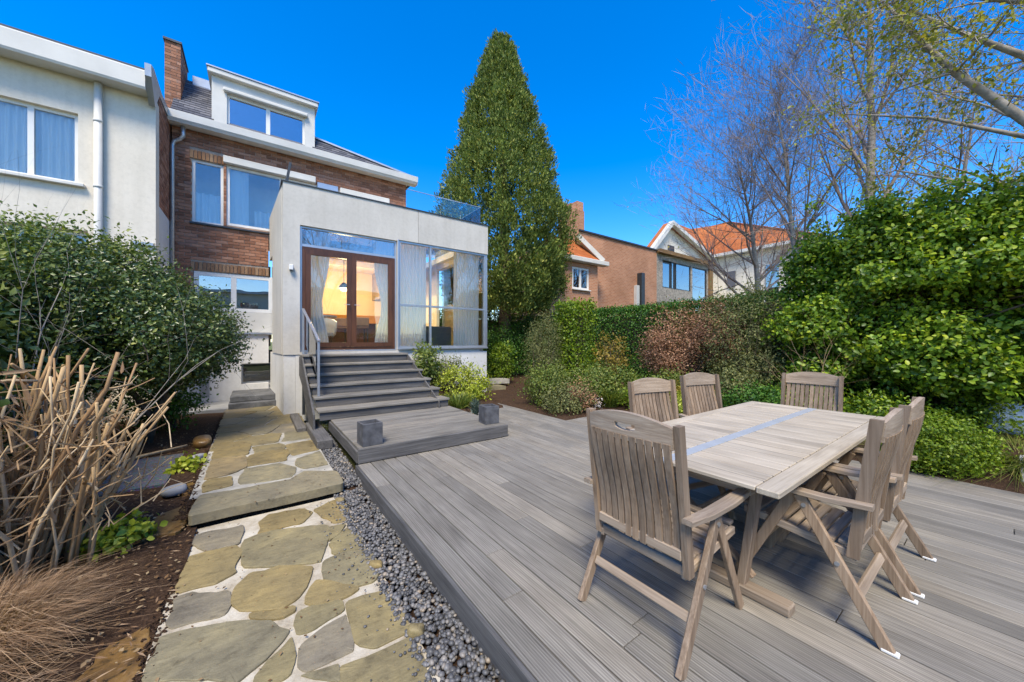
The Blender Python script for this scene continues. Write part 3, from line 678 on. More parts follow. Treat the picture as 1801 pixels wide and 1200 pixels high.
tag(m.build('brickwork', M['brick'], house, fix=False), kind='stuff')
sme = MB().cbox(0, .062, 0, .09, 0, .195, .004).mesh('soldier_brick', M['brick_gold'])
for (a, b, z0, z1) in sold:
    x = a
    while x < b-.05: link('soldier_brick', sme, house, Vector((x, W-.012, z0+.004))-house.location); x += .073
# upper windows
def window(parent, x0, x1, z0, z1, y, t, mat, glass, muls=(), depth=.07, sill=None, sillmat='zinc', back=None):
    m = MB(); frame_rect(m, x0, x1, z0, z1, y, y+depth, t)
    for mu in muls: m.box(mu-t*.6, mu+t*.6, y+.003, y+depth-.003, z0+t, z1-t)
    w_ = m.build('window_frame', mat, parent)
    ed = [x0+t]+[q for mu in muls for q in (mu-t*.6, mu+t*.6)]+[x1-t]
    for a, b in zip(ed[::2], ed[1::2]): MB().box(a, b, y+depth*.4, y+depth*.4+.008, z0+t, z1-t).build('pane', glass, w_)
    if sill: MB().cbox(x0-.04, x1+.04, y-sill, y+.0, z0-.045, z0-.003).build('sill', M[sillmat], parent)
    return w_
window(house, up_l[0], up_l[1], up_l[2], up_l[3], W+.04, .055, M['white'], M['glass_mid'])
window(house, up_r[0], up_r[1], up_r[2], up_r[3], W+.04, .06, M['white'], M['glass_mid'], (.58, 1.75, 2.5))
MB().cbox(-1.24, .36, W-.06, W+.035, 4.232, 4.275).build('sill', M['steel_dark'], house)
MB().cbox(-.62, 1.38, W-.11, W+.038, 5.83, 6.00, .012).build('shutter_box', M['offwhite'], house)
MB().cbox(2.0, 3.40, W-.11, W+.038, 5.70, 5.86, .012).build('shutter_box', M['offwhite'], house)
MB().cbox(1.42, 1.96, W-.03, W+.038, 5.72, 5.9, .01).build('shutter_box', M['alu'], house)
MB().box(-1.5, 3.6, W+.9, W+.95, 4.0, 6.4).build('room_wall', M['render_cream'], house)
MB().box(-1.5, 3.9, W+.31, W+.89, 4.02, 4.06).build('room_floor', M['deck'], house)
curtain('curtain', house, -1.14, -.68, W+.17, 4.3, 5.05, M['curtain'], 3, .05, 3)
curtain('curtain', house, -.50, -.12, W+.16, 4.36, 5.78, M['curtain'], 2, .02, 6)
curtain('curtain', house, .0, .52, W+.2, 4.36, 4.85, M['curtain'], 3, .06, 7)
# lower window with white panel under it
lw = window(house, -1.17, .39, 2.18, 3.12, W+.02, .09, M['white'], M['glass_refl'], (-.42,))
MB().cbox(-1.17, .39, W+.02, W+.09, 1.67, 2.176).build('apron_panel', M['offwhite'], house)
MB().cbox(-1.22, .42, W-.10, W+.02, 1.618, 1.665).build('sill', M['zinc'], house)
MB().box(-.58, -.50, W+.2, W+.3, 1.7, 3.1).build('wood_post', M['door_wood'], house)
MB().box(-1.5, .38, W+1.2, W+1.25, 1.3, 3.6).build('room_wall', M['render_cream'], house)
MB().box(-1.5, .38, W+.31, W+1.19, 1.5, 1.62).build('room_floor', M['deck'], house)
# basement window: splayed reveal and dark cellar
window(house, bas[0]+.0, bas[1], bas[2], bas[3], W+.16, .035, M['zinc'], M['glass'], ())
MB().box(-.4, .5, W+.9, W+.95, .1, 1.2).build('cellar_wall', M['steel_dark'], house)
MB().prism([(W-.031, .22), (W+.15, .352), (W+.15, .22)], 0, -.36, .44).build('sloping_sill', M['paving'], house)
MB().cbox(-1.06, -.88, W-.05, W-.032, .10, .72).build('meter_box', M['zinc'], house)
# gutter, downpipe
gut = MB(); prof = [(W-.30, 6.46), (W-.33, 6.50), (W-.34, 6.66), (W-.325, 6.67), (W-.30, 6.60), (W-.06, 6.60), (W-.06, 6.43), (W-.28, 6.43)]
gut.prism(prof, 0, -1.60, 4.22).build('gutter', M['offwhite'], house)
MB().box(-1.55, 4.0, W-.055, W+.30, 6.452, 6.60).build('eaves_board', M['offwhite'], house)
MB().tube([(-1.34, W-.12, 6.46), (-1.34, W-.12, 6.20), (-1.40, W-.09, 6.13), (-1.50, W-.075, 6.06), (-1.53, W-.075, 5.95), (-1.53, W-.075, .1)], .042, 10).build('downpipe', M['zinc'], house, smooth=True)
# roof with slates
def slates(m, origin, ex, eu, n, w_, h_, rows, rowlen, rg):
    """overlapping slates; ex across, eu up the slope, n outward; rowlen(row)->(a,b)"""
    for r_ in range(rows):
        a, b = rowlen(r_); x = a - (w_*.5 if r_ % 2 else 0)
        while x < b:
            x0, x1 = max(x, a), min(x+w_-.006, b); x += w_
            if x1-x0 < .03: continue
            u0, u1 = r_*h_, r_*h_+h_*1.5; j = rg.uniform(-.004, .004)
            p = [origin+ex*x0+eu*(u0+j)+n*.022, origin+ex*x1+eu*(u0+j)+n*.022, origin+ex*x1+eu*u1+n*.003, origin+ex*x0+eu*u1+n*.003]
            m.add(p+[q-n*.008 for q in p], [(0,1,2,3),(7,6,5,4),(0,4,5,1),(1,5,6,2),(2,6,7,3),(3,7,4,0)])
sl = math.atan(1.19); eu = Vector((0, math.cos(sl), math.sin(sl))); nn = Vector((0, -math.sin(sl), math.cos(sl)))
o0 = Vector((0, W-.20, 6.62))
rg_ = random.Random(4)
rf = MB().add([(-1.56, W-.2, 6.60), (4.2, W-.2, 6.60), (1.2, W+.35, 7.25), (.9, W+1.15, 8.2), (-1.56, W+1.15, 8.2)], [(0,1,2,3,4)]).add([(4.2, W-.2, 6.60), (4.2, 17, 6.60), (.9, 14, 8.2), (.9, W+1.15, 8.2), (1.2, W+.35, 7.25)], [(0,1,2,3,4)]).add([(-1.56, W+1.15, 8.2), (.9, W+1.15, 8.2), (.9, 14, 8.2), (-1.56, 14, 8.2)], [(0,1,2,3)]).build('roof', M['slate'], house, fix=False)
m = MB(); slates(m, o0, Vector((1,0,0)), eu, nn, .2, .12, 17, lambda r_: (-1.56, -.80), rg_)
def rl(r_):
    t = r_*.12*math.cos(sl); return (1.30, 4.2-5.5*t) if t < .52 else (1.30, 1.30)
slates(m, o0, Vector((1,0,0)), eu, nn, .2, .12, 9, rl, rg_)
tag(m.build('slates', M['slate'], rf, fix=False), kind='stuff')
MB().bar((4.22, W-.2, 6.66), (1.25, W+.33, 7.30), .10, .05).build('hip_flashing', M['zinc'], rf)
MB().cbox(-1.30, -.84, W+1.02, W+1.2, 8.05, 8.32).build('ridge_box', M['zinc'], rf)
# dormer
dx0, dx1, dz0, dz1, DY = -.84, 1.36, 6.70, 7.90, W-.04
dm = MB(); plate(dm, dx0, dx1, dz0, dz1, DY, DY+.16, [(-.55, 1.12, 6.72, 7.56)])
dm.box(dx0, dx0+.12, DY+.161, W+1.6, dz0, dz1).box(dx1-.12, dx1, DY+.161, W+1.6, dz0, dz1)
dor = dm.build('dormer', M['offwhite'], house)
MB().cbox(dx0-.07, dx1+.07, DY-.12, W+1.7, dz1+.002, dz1+.12, .012).build('dormer_roof', M['offwhite'], dor)
MB().box(dx0-.09, dx1+.09, DY-.14, W+1.72, dz1+.122, dz1+.15).build('roof_edge', M['zinc'], dor)
MB().cbox(-.62, 1.19, DY-.10, DY-.003, 7.57, 7.66, .02).build('shutter_box', M['offwhite'], dor)
m = MB(); frame_rect(m, -.55, 1.12, 6.72, 7.56, DY+.05, DY+.12, .05); m.box(.245, .335, DY+.053, DY+.117, 6.77, 7.51); m.build('window_frame', M['white'], dor)
for a, b in ((-.50, .245), (.335, 1.07)): MB().box(a, b, DY+.08, DY+.088, 6.77, 7.51).build('pane', M['glass_refl'], dor)
MB().box(-.7, 1.24, DY+.5, DY+.54, 6.72, 7.8).build('blind', M['slate'], dor)
# chimney of separate bricks
ch = MB().box(-1.71, -1.44, 11.60, 12.65, 6.2, 8.55).build('chimney', M['mortar'], house)
m = MB(); z = 6.62; r_ = 0
while z < 8.50:
    for (ax, a0, a1) in ((0, -1.715, -1.435), (1, 11.595, 12.655)):
        p = a0-(.11 if r_ % 2 else 0)
        while p < a1-.03:
            q0, q1 = max(p, a0), min(p+.21, a1); p += .22
            if q1-q0 < .04: continue
            if ax == 0: m.box(q0, q1, 11.592+rb.uniform(-.003, .003), 11.63, z, z+.062)
            else: m.box(-1.45, -1.432+rb.uniform(-.003, .003), q0, q1, z, z+.062)
    z += .072; r_ += 1
tag(m.build('brickwork', M['brick'], ch, fix=False), kind='stuff')
MB().prism([(11.56, 8.552), (12.68, 8.552), (12.68, 8.585), (11.56, 8.60)], 0, -1.74, -1.41).build('cap', M['steel_dark'], ch)
# two concrete steps at the cellar window
cs = thing('cellar_steps', 'two dark concrete steps below the cellar window', 'steps', (.1, 10.4, -.05))
MB().cbox(-.46, .44, 9.86, W-.034, -.05, .085, .012).build('step', M['step_concrete'], cs)
MB().cbox(-.44, .42, 10.02, W-.034, .0865, .215, .012).build('step', M['step_concrete'], cs)
struct(MB().cbox(-1.5, .5, 9.97, 11.26, -.3, -.02, .01).build('cellar_yard_paving', M['paving']))

# ---------------- grey rendered extension
EF = 8.5
ext = thing('grey_extension', 'grey rendered box extension with large glazing and a roof terrace', 'extension', (2.9, 9.9, -.1))
dO, gO = (.76, 2.76, 1.22, 3.84), (2.80, 5.24, 1.28, 3.87)
m = MB(); plate(m, .463, 3.279, 1.17, 4.66, EF, EF+.22, [dO, gO])
m.build('front_wall', M['render_grey'], ext)
m = MB(); plate(m, 3.287, 5.30, 3.872, 4.66, EF, EF+.22, []); m.build('front_panel', M['render_grey'], ext)
MB().box(3.2785, 3.2875, EF+.02, EF+.2, 3.88, 4.64).build('panel_joint', M['steel_dark'], ext)
def slab(m, p, t, z0, z1):
    """vertical slab along the plan line p, thickness t inward (to +x of travel)"""
    (x0, y0), (x1, y1) = p; d = Vector((x1-x0, y1-y0)).normalized(); n_ = Vector((d.y, -d.x))*t
    q = [(x0, y0), (x1, y1), (x1+n_.x, y1+n_.y), (x0+n_.x, y0+n_.y)]
    return m.add([(a, b, z0) for a, b in q]+[(a, b, z1) for a, b in q], [(0,1,2,3),(4,5,6,7),(0,1,5,4),(1,2,6,5),(2,3,7,6),(3,0,4,7)])
sx = lambda y: .463-(y-8.5)*.052
m = MB(); slab(m, ((sx(8.72), 8.722), (sx(10.55), 10.55)), .2, 1.17, 4.66); slab(m, ((sx(10.55), 10.551), (sx(11.28), 11.28)), .2, 3.55, 4.66); m.build('side_wall', M['render_grey'], ext)
m = MB(); slab(m, ((sx(10.555)+.05, 10.56), (sx(11.27)+.05, 11.27)), .04, 1.62, 3.545); m.build('side_window', M['glass_refl'], ext)
m = MB(); slab(m, ((sx(10.555)+.02, 10.553), (sx(10.555)+.02, 10.60)), .1, 1.6, 3.548); m.build('window_frame', M['door_wood'], ext)
m = MB(); slab(m, ((sx(8.52)+.015, 8.515), (sx(11.2)+.015, 11.25)), .2, -.2, 1.168); m.box(.68, 5.27, EF+.015, EF+.215, -.2, 1.168); m.build('plinth', M['plinth'], ext)
MB().box(5.08, 5.30, EF+.222, 11.5, 3.872, 4.66).box(5.08, 5.27, EF+.222, 11.5, -.2, 1.27).build('right_wall', M['render_grey'], ext)
MB().box(2.80, 5.05, EF+.03, EF+.2, 1.169, 1.262).build('plinth_cap', M['plinth'], ext)
m = MB(); frame_rect(m, .44, 5.32, 0, 0, 0, 0, 0) if False else m.box(.43, 5.325, EF-.02, EF+.26, 4.662, 4.685); m.build('parapet_cap', M['steel_dark'], ext)
MB().box(.43, .66, EF+.262, 11.25, 4.662, 4.684).build('parapet_cap', M['steel_dark'], ext)
# flat roof; unseen glazed opening added to let daylight into the room
plr = MB(); 
for (a, b, c_, d_) in ((.66, 5.08, 8.722, 8.95), (.66, 5.08, 13.2, 14.5), (.66, .8, 8.95, 13.2), (4.9, 5.08, 8.95, 13.2)): plr.box(a, b, c_, d_, 4.02, 4.2)
plr.build('flat_roof', M['plinth'], ext)
MB().box(.8, 4.9, 8.95, 11.2, 4.21, 4.23).build('added_skylight', M['glass'], ext)
# patio doors
fr = MB(); frame_rect(fr, .765, 2.755, 1.225, 3.835, EF+.05, EF+.13, .035); fr.box(.80, 2.72, EF+.053, EF+.127, 3.42, 3.47); fr.build('opening_frame', M['alu'], ext)
MB().box(.80, 2.72, EF+.085, EF+.093, 3.47, 3.80).build('transom_pane', M['glass_refl'], ext)
pd = MB(); frame_rect(pd, .802, 2.718, 1.262, 3.417, EF+.045, EF+.125, .06); door_fr = pd.build('door_frame', M['door_wood'], ext)
for a, b in ((.864, 1.757), (1.761, 2.656)):
    q = MB(); frame_rect(q, a, b, 1.324, 3.355, EF+.03, EF+.09, .095); lf = q.build('door_leaf', M['door_wood'], ext)
    MB().box(a+.095, b-.095, EF+.055, EF+.063, 1.419, 3.26).build('pane', M['glass'], lf)
    MB().tube([(b-.05 if a < 1 else a+.05, EF+.03, 2.25), (b-.05 if a < 1 else a+.05, EF-.02, 2.25), (b-.16 if a < 1 else a+.16, EF-.02, 2.25)], .009, 6).build('handle', M['alu'], lf)
# big window wall
gw = MB(); frame_rect(gw, 2.80, 5.245, 1.285, 3.865, EF+.03, EF+.12, .045)
gw.box(3.60, 3.64, EF+.033, EF+.117, 1.33, 3.82); gw.box(2.845, 3.60, EF+.034, EF+.116, 2.30, 2.345); gw.box(3.64, 5.20, EF+.034, EF+.116, 2.30, 2.345); gwf = gw.build('glazing_frame', M['alu'], ext)
for a, b in ((2.845, 3.60), (3.64, 5.20)):
    for c_, d_ in ((1.33, 2.30), (2.345, 3.82)): MB().box(a, b, EF+.07, EF+.078, c_, d_).build('pane', M['glass'], gwf)
MB().cbox(2.78, 5.27, EF-.05, EF+.028, 1.245, 1.283).build('sill', M['alu'], ext)
MB().cbox(2.765, 2.797, EF-.02, EF+.1, 1.25, 3.87).build('corner_post', M['alu'], ext)
gs = MB().box(5.25, 5.262, EF+.13, 11.4, 1.30, 3.86).build('side_glazing', M['glass'], ext)
MB().box(5.246, 5.296, EF+.03, EF+.12, 1.27, 3.87).build('corner_post', M['alu'], ext)
# interior shell
MB().box(.70, 5.05, 8.75, 14.5, 1.10, 1.20).build('room_floor', M['ochre_post'], ext)
M['warm_wall'] = m_plain('warm_interior_wall', (.72, .60, .43), .8, 0, .2, .04, 2, .05)
MB().box(.66, 5.08, 14.4, 14.5, 1.2, 4.02).build('room_wall', M['warm_wall'], ext)
MB().box(5.10, 5.2, 11.52, 14.5, -.2, 4.2).build('room_wall', M['warm_wall'], ext)
MB().box(.60, .66, 11.3, 14.5, 1.2, 4.02).build('room_wall', M['warm_wall'], ext)
curtain('curtain', ext, .90, 1.36, 8.82, 1.24, 3.95, M['curtain'], 5, .035, 1, (.92, .35))
curtain('curtain', ext, 2.30, 2.74, 8.82, 1.24, 3.95, M['curtain'], 5, .035, 2, (2.72, .45))
curtain('curtain', ext, 2.85, 3.62, 8.84, 1.24, 3.95, M['curtain'], 9, .03, 4)
curtain('curtain', ext, 4.40, 5.20, 8.84, 1.24, 3.95, M['curtain'], 10, .03, 5)
# glass balustrade and end post on the terrace
bal = thing('terrace_balustrade', 'frameless glass balustrade on the extension roof', 'balustrade', (4.1, 8.8, 4.686))
for a, b in ((3.95, 4.52), (4.525, 5.14)): MB().box(a, b, 8.655, 8.667, 4.687, 5.19).build('glass_panel', M['glass_rail'], bal)
MB().box(5.142, 5.154, 8.655, 10.4, 4.687, 5.19).build('glass_panel', M['glass_rail'], bal)
MB().box(3.05, 5.16, 8.652, 8.67, 5.192, 5.207).box(5.139, 5.157, 8.671, 10.4, 5.192, 5.207).build('top_rail', M['alu'], bal)
MB().box(3.05, 3.94, 8.655, 8.667, 4.687, 5.19).build('glass_panel', M['glass_rail'], bal)
tag(MB().bar((.53, 8.62, 4.686), (.60, 8.62, 5.12), .05, .03, (0,1,0)).build('terrace_post', M['steel_dark']), 'dark leaning steel post at the terrace corner', 'post')
# outdoor wall lamp
wl = thing('wall_lamp', 'small white box lamp on the grey extension wall beside the doors', 'lamp', (.60, 8.5, 2.9))
MB().cbox(.565, .64, 8.40, 8.498, 2.88, 2.99, .012).build('housing', M['white'], wl); MB().cbox(.58, .625, 8.415, 8.49, 2.868, 2.879, .002).build('lens', M['steel_dark'], wl)
# ---- furniture inside
M['orange'] = m_plain('orange_worktop', (.75, .26, .03), .4, 0, .4, .05, 4, .03)
M['tanleather'] = m_plain('tan_leather', (.33, .19, .10), .5, 0, .4, .1, 9, .15)
M['cream_plastic'] = m_plain('cream_shell', (.78, .72, .60), .4, 0, .4, .03, 6, .03)
isl = thing('kitchen_island', 'orange topped kitchen island inside behind the patio doors', 'kitchen island', (2.1, 12.2, 1.2))
MB().cbox(1.5, 3.2, 11.9, 12.7, 1.2, 2.0).build('base_cabinet', M['door_wood'], isl); MB().cbox(1.4, 3.3, 11.8, 12.8, 2.003, 2.25).build('worktop', M['orange'], isl)
cb = thing('tall_cabinet', 'tall brown wooden cabinet inside against the room wall', 'cabinet', (1.15, 13.9, 1.2))
MB().cbox(.72, 1.75, 13.5, 14.38, 1.2, 3.3).build('carcass', M['ochre_post'], cb)
for a in (.74, 1.25): MB().cbox(a, a+.48, 13.47, 13.497, 1.25, 3.25).build('door', M['door_wood'], cb)
tb = thing('side_table', 'thin round white table inside behind the left door leaf', 'table', (1.2, 9.5, 1.2))
m = MB(); m.tube([(1.2, 9.5, 2.02), (1.2, 9.5, 2.045)], .42, 28); m.build('tabletop', M['white'], tb); MB().tube([(1.2, 9.5, 1.21), (1.2, 9.5, 2.019)], .03, 10).tube([(1.2, 9.5, 1.201), (1.2, 9.5, 1.22)], .22, 20).build('leg', M['alu'], tb)
ac = thing('tub_chair', 'cream shell tub chair inside beside the white table', 'chair', (1.45, 10.3, 1.2))
vs = []; nA = 24
for zz, rr in ((1.55, .22), (1.62, .28), (1.75, .30), (1.95, .31)):
    for i in range(nA+1):
        t = math.pi*(-.15)+i/nA*math.pi*1.3; h_ = zz if zz < 1.7 else zz+.12*math.sin(max(0, min(math.pi, t)))
        vs.append((1.45+rr*math.cos(t), 10.3+rr*math.sin(t), h_))
fs = [(r_*(nA+1)+i, r_*(nA+1)+i+1, (r_+1)*(nA+1)+i+1, (r_+1)*(nA+1)+i) for r_ in range(3) for i in range(nA)]
sh = MB().add(vs, fs).build('shell', M['cream_plastic'], ac, smooth=True); md_ = sh.modifiers.new('t', 'SOLIDIFY'); md_.thickness = .03
MB().tube([(1.45, 10.3, 1.58), (1.45, 10.3, 1.66)], .24, 20).build('seat', M['cream_plastic'], ac)
for dx, dy in ((-.2,-.2),(.2,-.2),(.2,.2),(-.2,.2)): MB().tube([(1.45+dx*1.2, 10.3+dy*1.2, 1.201), (1.45+dx*.6, 10.3+dy*.6, 1.6)], [.012, .016], 6).build('leg', M['ochre_post'], ac)
def stool(x, y, lab):
    s_ = thing('counter_stool', lab, 'stool', (x, y, 1.2), 0, None)
    MB().cbox(x-.24, x+.24, y-.2, y+.2, 1.80, 1.88, .02).build('seat', M['tanleather'], s_); MB().cbox(x-.24, x+.24, y-.22, y-.17, 1.86, 2.1, .02).build('backrest', M['tanleather'], s_)
    for dx in (-.2, .2):
        for dy in (-.16, .16): MB().bar((x+dx*1.1, y+dy*1.1, 1.203), (x+dx, y+dy, 1.8), .03, .03, (0, 1, 0)).build('leg', M['steel_dark'], s_)
stool(2.35, 10.6, 'tan leather counter stool inside behind the right door leaf'); stool(1.95, 11.2, 'tan leather counter stool inside in front of the orange worktop')
so = thing('grey_sofa', 'low dark grey sofa inside behind the large window', 'sofa', (4.1, 9.6, 1.2))
MB().cbox(3.4, 4.5, 9.25, 10.0, 1.2, 1.55, .04).build('seat', M['slate'], so); MB().cbox(3.4, 4.5, 9.12, 9.248, 1.2, 1.85, .04).build('backrest', M['slate'], so)
bk = thing('wood_partition', 'brown wood panel partition inside behind the large window', 'partition', (4.0, 11.5, 1.2))
MB().cbox(3.5, 4.0, 11.2, 11.3, 1.2, 3.2).build('panel', M['ochre_post'], bk); MB().cbox(4.003, 4.5, 11.2, 11.3, 1.2, 3.4).build('panel', M['warm_wall'], bk)

# ---------------- cream neighbour house
NY = 9.8
nb = thing('cream_house', 'cream rendered house with white cornice and net curtains beside the brick house', 'house', (-5, 13, -.1))
nw, nl = (-4.3, -2.58, 4.28, 5.55), (-4.2, -2.46, 2.2, 3.45)
m = MB(); plate(m, -9, -1.575, -.3, 6.2, NY, NY+.3, [nw, nl]); m.build('front_wall', M['render_cream'], nb)
MB().box(-1.86, -1.58, NY+.302, 17, -.3, 4.2).build('side_wall', M['plinth'], nb)
MB().box(-1.86, -1.592, NY+.302, 17, 4.202, 6.45).build('gable_core', M['mortar'], nb)
m = MB(); z = 4.21; r_ = 0
while z < 6.4:
    p = NY+.31-(.11 if r_ % 2 else 0)
    while p < 12.4:
        q0, q1 = max(p, NY+.31), p+.21; p += .22
        m.box(-1.60, -1.578+rb.uniform(-.003, .003), q0, q1, z, z+.064)
    z += .0745; r_ += 1
tag(m.build('brickwork', M['brick'], nb, fix=False), kind='stuff')
MB().prism([(NY-.34, 6.17), (NY-.36, 6.21), (NY-.36, 6.50), (NY-.33, 6.53), (NY+.3, 6.53), (NY+.3, 6.21), (NY-.3, 6.17)], 0, -9, -1.66).build('cornice', M['offwhite'], nb)
MB().box(-9, -1.66, NY-.32, 16, 6.532, 6.57).build('roof_sheet', M['steel_dark'], nb)
MB().prism([(NY-.42, 6.40), (NY-.44, 6.62), (NY-.2, 6.68), (NY+.5, 6.60), (NY+2.2, 6.75), (NY+2.2, 6.52), (NY+.3, 6.44), (NY-.1, 6.0), (NY-.22, 6.12)], 0, -1.655, -1.565).build('verge_flashing', M['zinc'], nb)
MB().tube([(-2.32, NY-.07, 6.17), (-2.32, NY-.07, .0)], .055, 12).build('downpipe', M['offwhite'], nb, smooth=True)
for zz in (5.45, 4.25, 3.1): MB().tube([(-2.32, NY-.07, zz), (-2.32, NY-.07, zz+.05)], .062, 12).build('pipe_collar', M['offwhite'], nb, smooth=True)
window(nb, nw[0], nw[1], nw[2], nw[3], NY+.08, .06, M['white'], M['glass'], (-3.14,))
MB().cbox(nw[0]-.1, nw[1]+.09, NY-.09, NY+.079, 4.225, 4.278, .006).build('sill', M['offwhite'], nb)
curtain('net_curtain', nb, -4.25, -2.62, NY+.19, 4.32, 5.53, M['curtain'], 17, .025, 8)
MB().box(-4.4, -2.4, NY+.6, NY+.65, 2.0, 6.0).build('room_wall', M['render_cream'], nb)
window(nb, nl[0], nl[1], nl[2], nl[3], NY+.15, .06, M['white'], M['glass'], (-3.2,))
MB().cbox(-1.9, -1.60, NY-.06, NY-.004, 3.30, 3.36).build('drip_edge', M['zinc'], nb)

# ---------------- far brick house on the right
bh = thing('low_brick_house', 'low orange brick house with flat roof and glazed corner behind the hedge', 'house', (18, 14, 0))
M['far_brick'] = m_wallbrick('orange_brick_far', (.40, .172, .09), (.50, .235, .13), (.46, .33, .235))
MB().box(12.7, 19.1, 12, 19, -.3, 6.72).build('wall', M['far_brick'], bh)
MB().box(12.6, 19.2, 11.93, 19, 6.722, 6.80).build('roof_edge', M['steel_dark'], bh)
MB().box(18.95, 25.9, 11.75, 19, 6.55, 6.716).build('fascia', M['ochre_post'], bh) if False else MB().box(19.105, 25.9, 11.75, 19, 6.62, 6.83).build('fascia', M['ochre_post'], bh)
m = MB(); plate(m, 19.105, 25.6, -.3, 6.615, 12.02, 12.3, [(19.75, 23.0, 4.65, 6.3), (23.2, 25.1, 2.0, 6.3)]); m.build('glazed_wall', M['bark_grey'], bh)
for a, b, c_, d_ in ((19.75, 20.65, 4.65, 6.2), (20.75, 21.1, 4.65, 6.3), (21.25, 23.0, 4.65, 6.3), (23.2, 25.1, 2.0, 6.3)):
    q = MB(); frame_rect(q, a, b, c_, d_, 12.05, 12.13, .06); wf = q.build('window_frame', M['steel_dark'], bh); MB().box(a+.06, b-.06, 12.08, 12.09, c_+.06, d_-.06).build('pane', M['glass_refl'], wf)
MB().box(19.3, 25.5, 12.5, 12.55, 2, 6.6).build('white_blind', M['offwhite'], bh)
MB().box(25.3, 25.75, 11.9, 12.015, -.3, 6.615).build('corner_post', M['ochre_post'], bh)
cm = MB().box(12.1, 13.0, 12.02, 12.9, 6.0, 7.75).build('chimney', M['far_brick'], bh); MB().box(12.15, 12.55, 12.1, 12.8, 7.752, 8.0).box(12.6, 13.02, 12.1, 12.8, 7.752, 8.2).build('chimney_pot', M['far_brick'], cm)
# bay in front with its own tiled lean-to roof
bay = MB(); plate(bay, 10.2, 13.25, -.3, 5.0, 11.4, 11.98, [(11.55, 12.65, 3.8, 4.8)]); bay.build('bay_wall', M['far_brick'], bh)
window(bh, 11.55, 12.65, 3.8, 4.8, 11.42, .09, M['white'], M['glass_refl'], (12.1,), .08, .12, 'offwhite')
MB().box(11.6, 12.6, 11.58, 11.62, 3.85, 4.75).build('lattice_blind', M['steel_dark'], bh)
MB().cbox(10.1, 13.75, 11.1, 11.5, 5.02, 5.22, .02).build('bay_cornice', M['offwhite'], bh)
M['red_tile'] = m_wallbrick('orange_roof_tile', (.36, .105, .032), (.46, .155, .05), (.20, .06, .025), .24, .20)
MB().add([(10.1, 11.2, 5.23), (13.5, 11.2, 5.23), (12.3, 12.0, 6.2), (10.1, 12.0, 6.2)], [(0,1,2,3)]).build('bay_roof', M['red_tile'], bh)
MB().bar((13.42, 11.25, 5.22), (12.2, 11.75, 6.35), .3, .22).build('verge', M['offwhite'], bh)
MB().cbox(17.2, 17.5, 11.7, 11.99, -.2, 5.2).build('flue', M['steel_dark'], bh); MB().cbox(16.9, 17.15, 11.8, 11.99, -.2, 4.5).build('flue', M['offwhite'], bh)

# ---------------- white house with orange roof
wh = thing('white_house', 'white rendered house with orange tiled hip roof beyond the low brick house', 'house', (34, 18, 0))
G = 16.0
MB().prism([(22.5, -.3), (34.2, -.3), (34.2, 8.75), (26.9, 10.75), (22.5, 6.6)], 1, G, G+.3).build('gable_wall', M['render_cream'], wh)
MB().box(34.205, 44, 8.6, 25, -.3, 9.2).build('wing_wall', M['render_cream'], wh)
gr = MB(); 
gr.add([(34.9, G-.4, 8.62), (26.9, G-.4, 10.92), (36.4, 19, 12.96)], [(0,1,2)]).add([(34.9, G-.4, 8.62), (36.4, 19, 12.96), (39, 16.4, 13.38)], [(0,1,2)])
gr.add([(26.9, G-.4, 10.92), (22.0, G-.4, 6.3), (22.0, G+.3, 6.3), (26.9, G+.3, 10.92)], [(0,1,2,3)]); gr.add([(34.9, G-.4, 8.58), (26.9, G-.4, 10.84), (26.9, G+.3, 10.84), (34.9, G+.3, 8.58)], [(0,1,2,3)]); gr.build('gable_roof', M['red_tile'], wh)
MB().bar((34.9, G-.42, 8.55), (26.9, G-.42, 10.85), .3, .34, (0,1,0)).build('verge_board', M['offwhite'], wh); MB().bar((26.9, G-.42, 10.85), (22.0, G-.42, 6.25), .3, .34, (0,1,0)).build('verge_board', M['offwhite'], wh)
hp = MB(); A_ = Vector((39, 16.4, 13.4)); B_ = Vector((39, 18.5, 13.4)); q = [Vector((33.6, 8.0, 9.2)), Vector((44.6, 8.0, 9.2)), Vector((44.6, 25.6, 9.2)), Vector((33.6, 25.6, 9.2))]
hp.add([*q, A_, B_], [(0,1,4), (1,2,5,4), (2,3,5), (3,0,4,5)]).build('hip_roof', M['red_tile'], wh)
MB().bar(q[0]+Vector((0,0,.05)), A_+Vector((0,0,.05)), .25, .15).bar(A_+Vector((0,0,.05)), B_+Vector((0,0,.05)), .25, .15).build('ridge_tiles', M['red_tile'], wh)
MB().box(33.55, 34.2, 8.0, 25.6, 9.0, 9.25).box(34.2, 44.6, 7.95, 8.6, 9.0, 9.25).build('eaves', M['offwhite'], wh)
MB().box(33.6, 34.0, 15.2, 15.3, 9.2, 10.3).build('vent_pipe', M['steel_dark'], wh) if False else None
MB().box(27.0, 27.9, G-.06, G-.005, 8.7, 9.2).build('vent', M['steel_dark'], wh)
MB().cbox(34.06, 34.19, 13.9, 14.5, 6.2, 7.6, .03).build('wall_plaque', M['slate'], wh)
MB().cbox(34.10, 34.195, 10.7, 11.6, 4.6, 7.7).build('window', M['glass_refl'], wh)

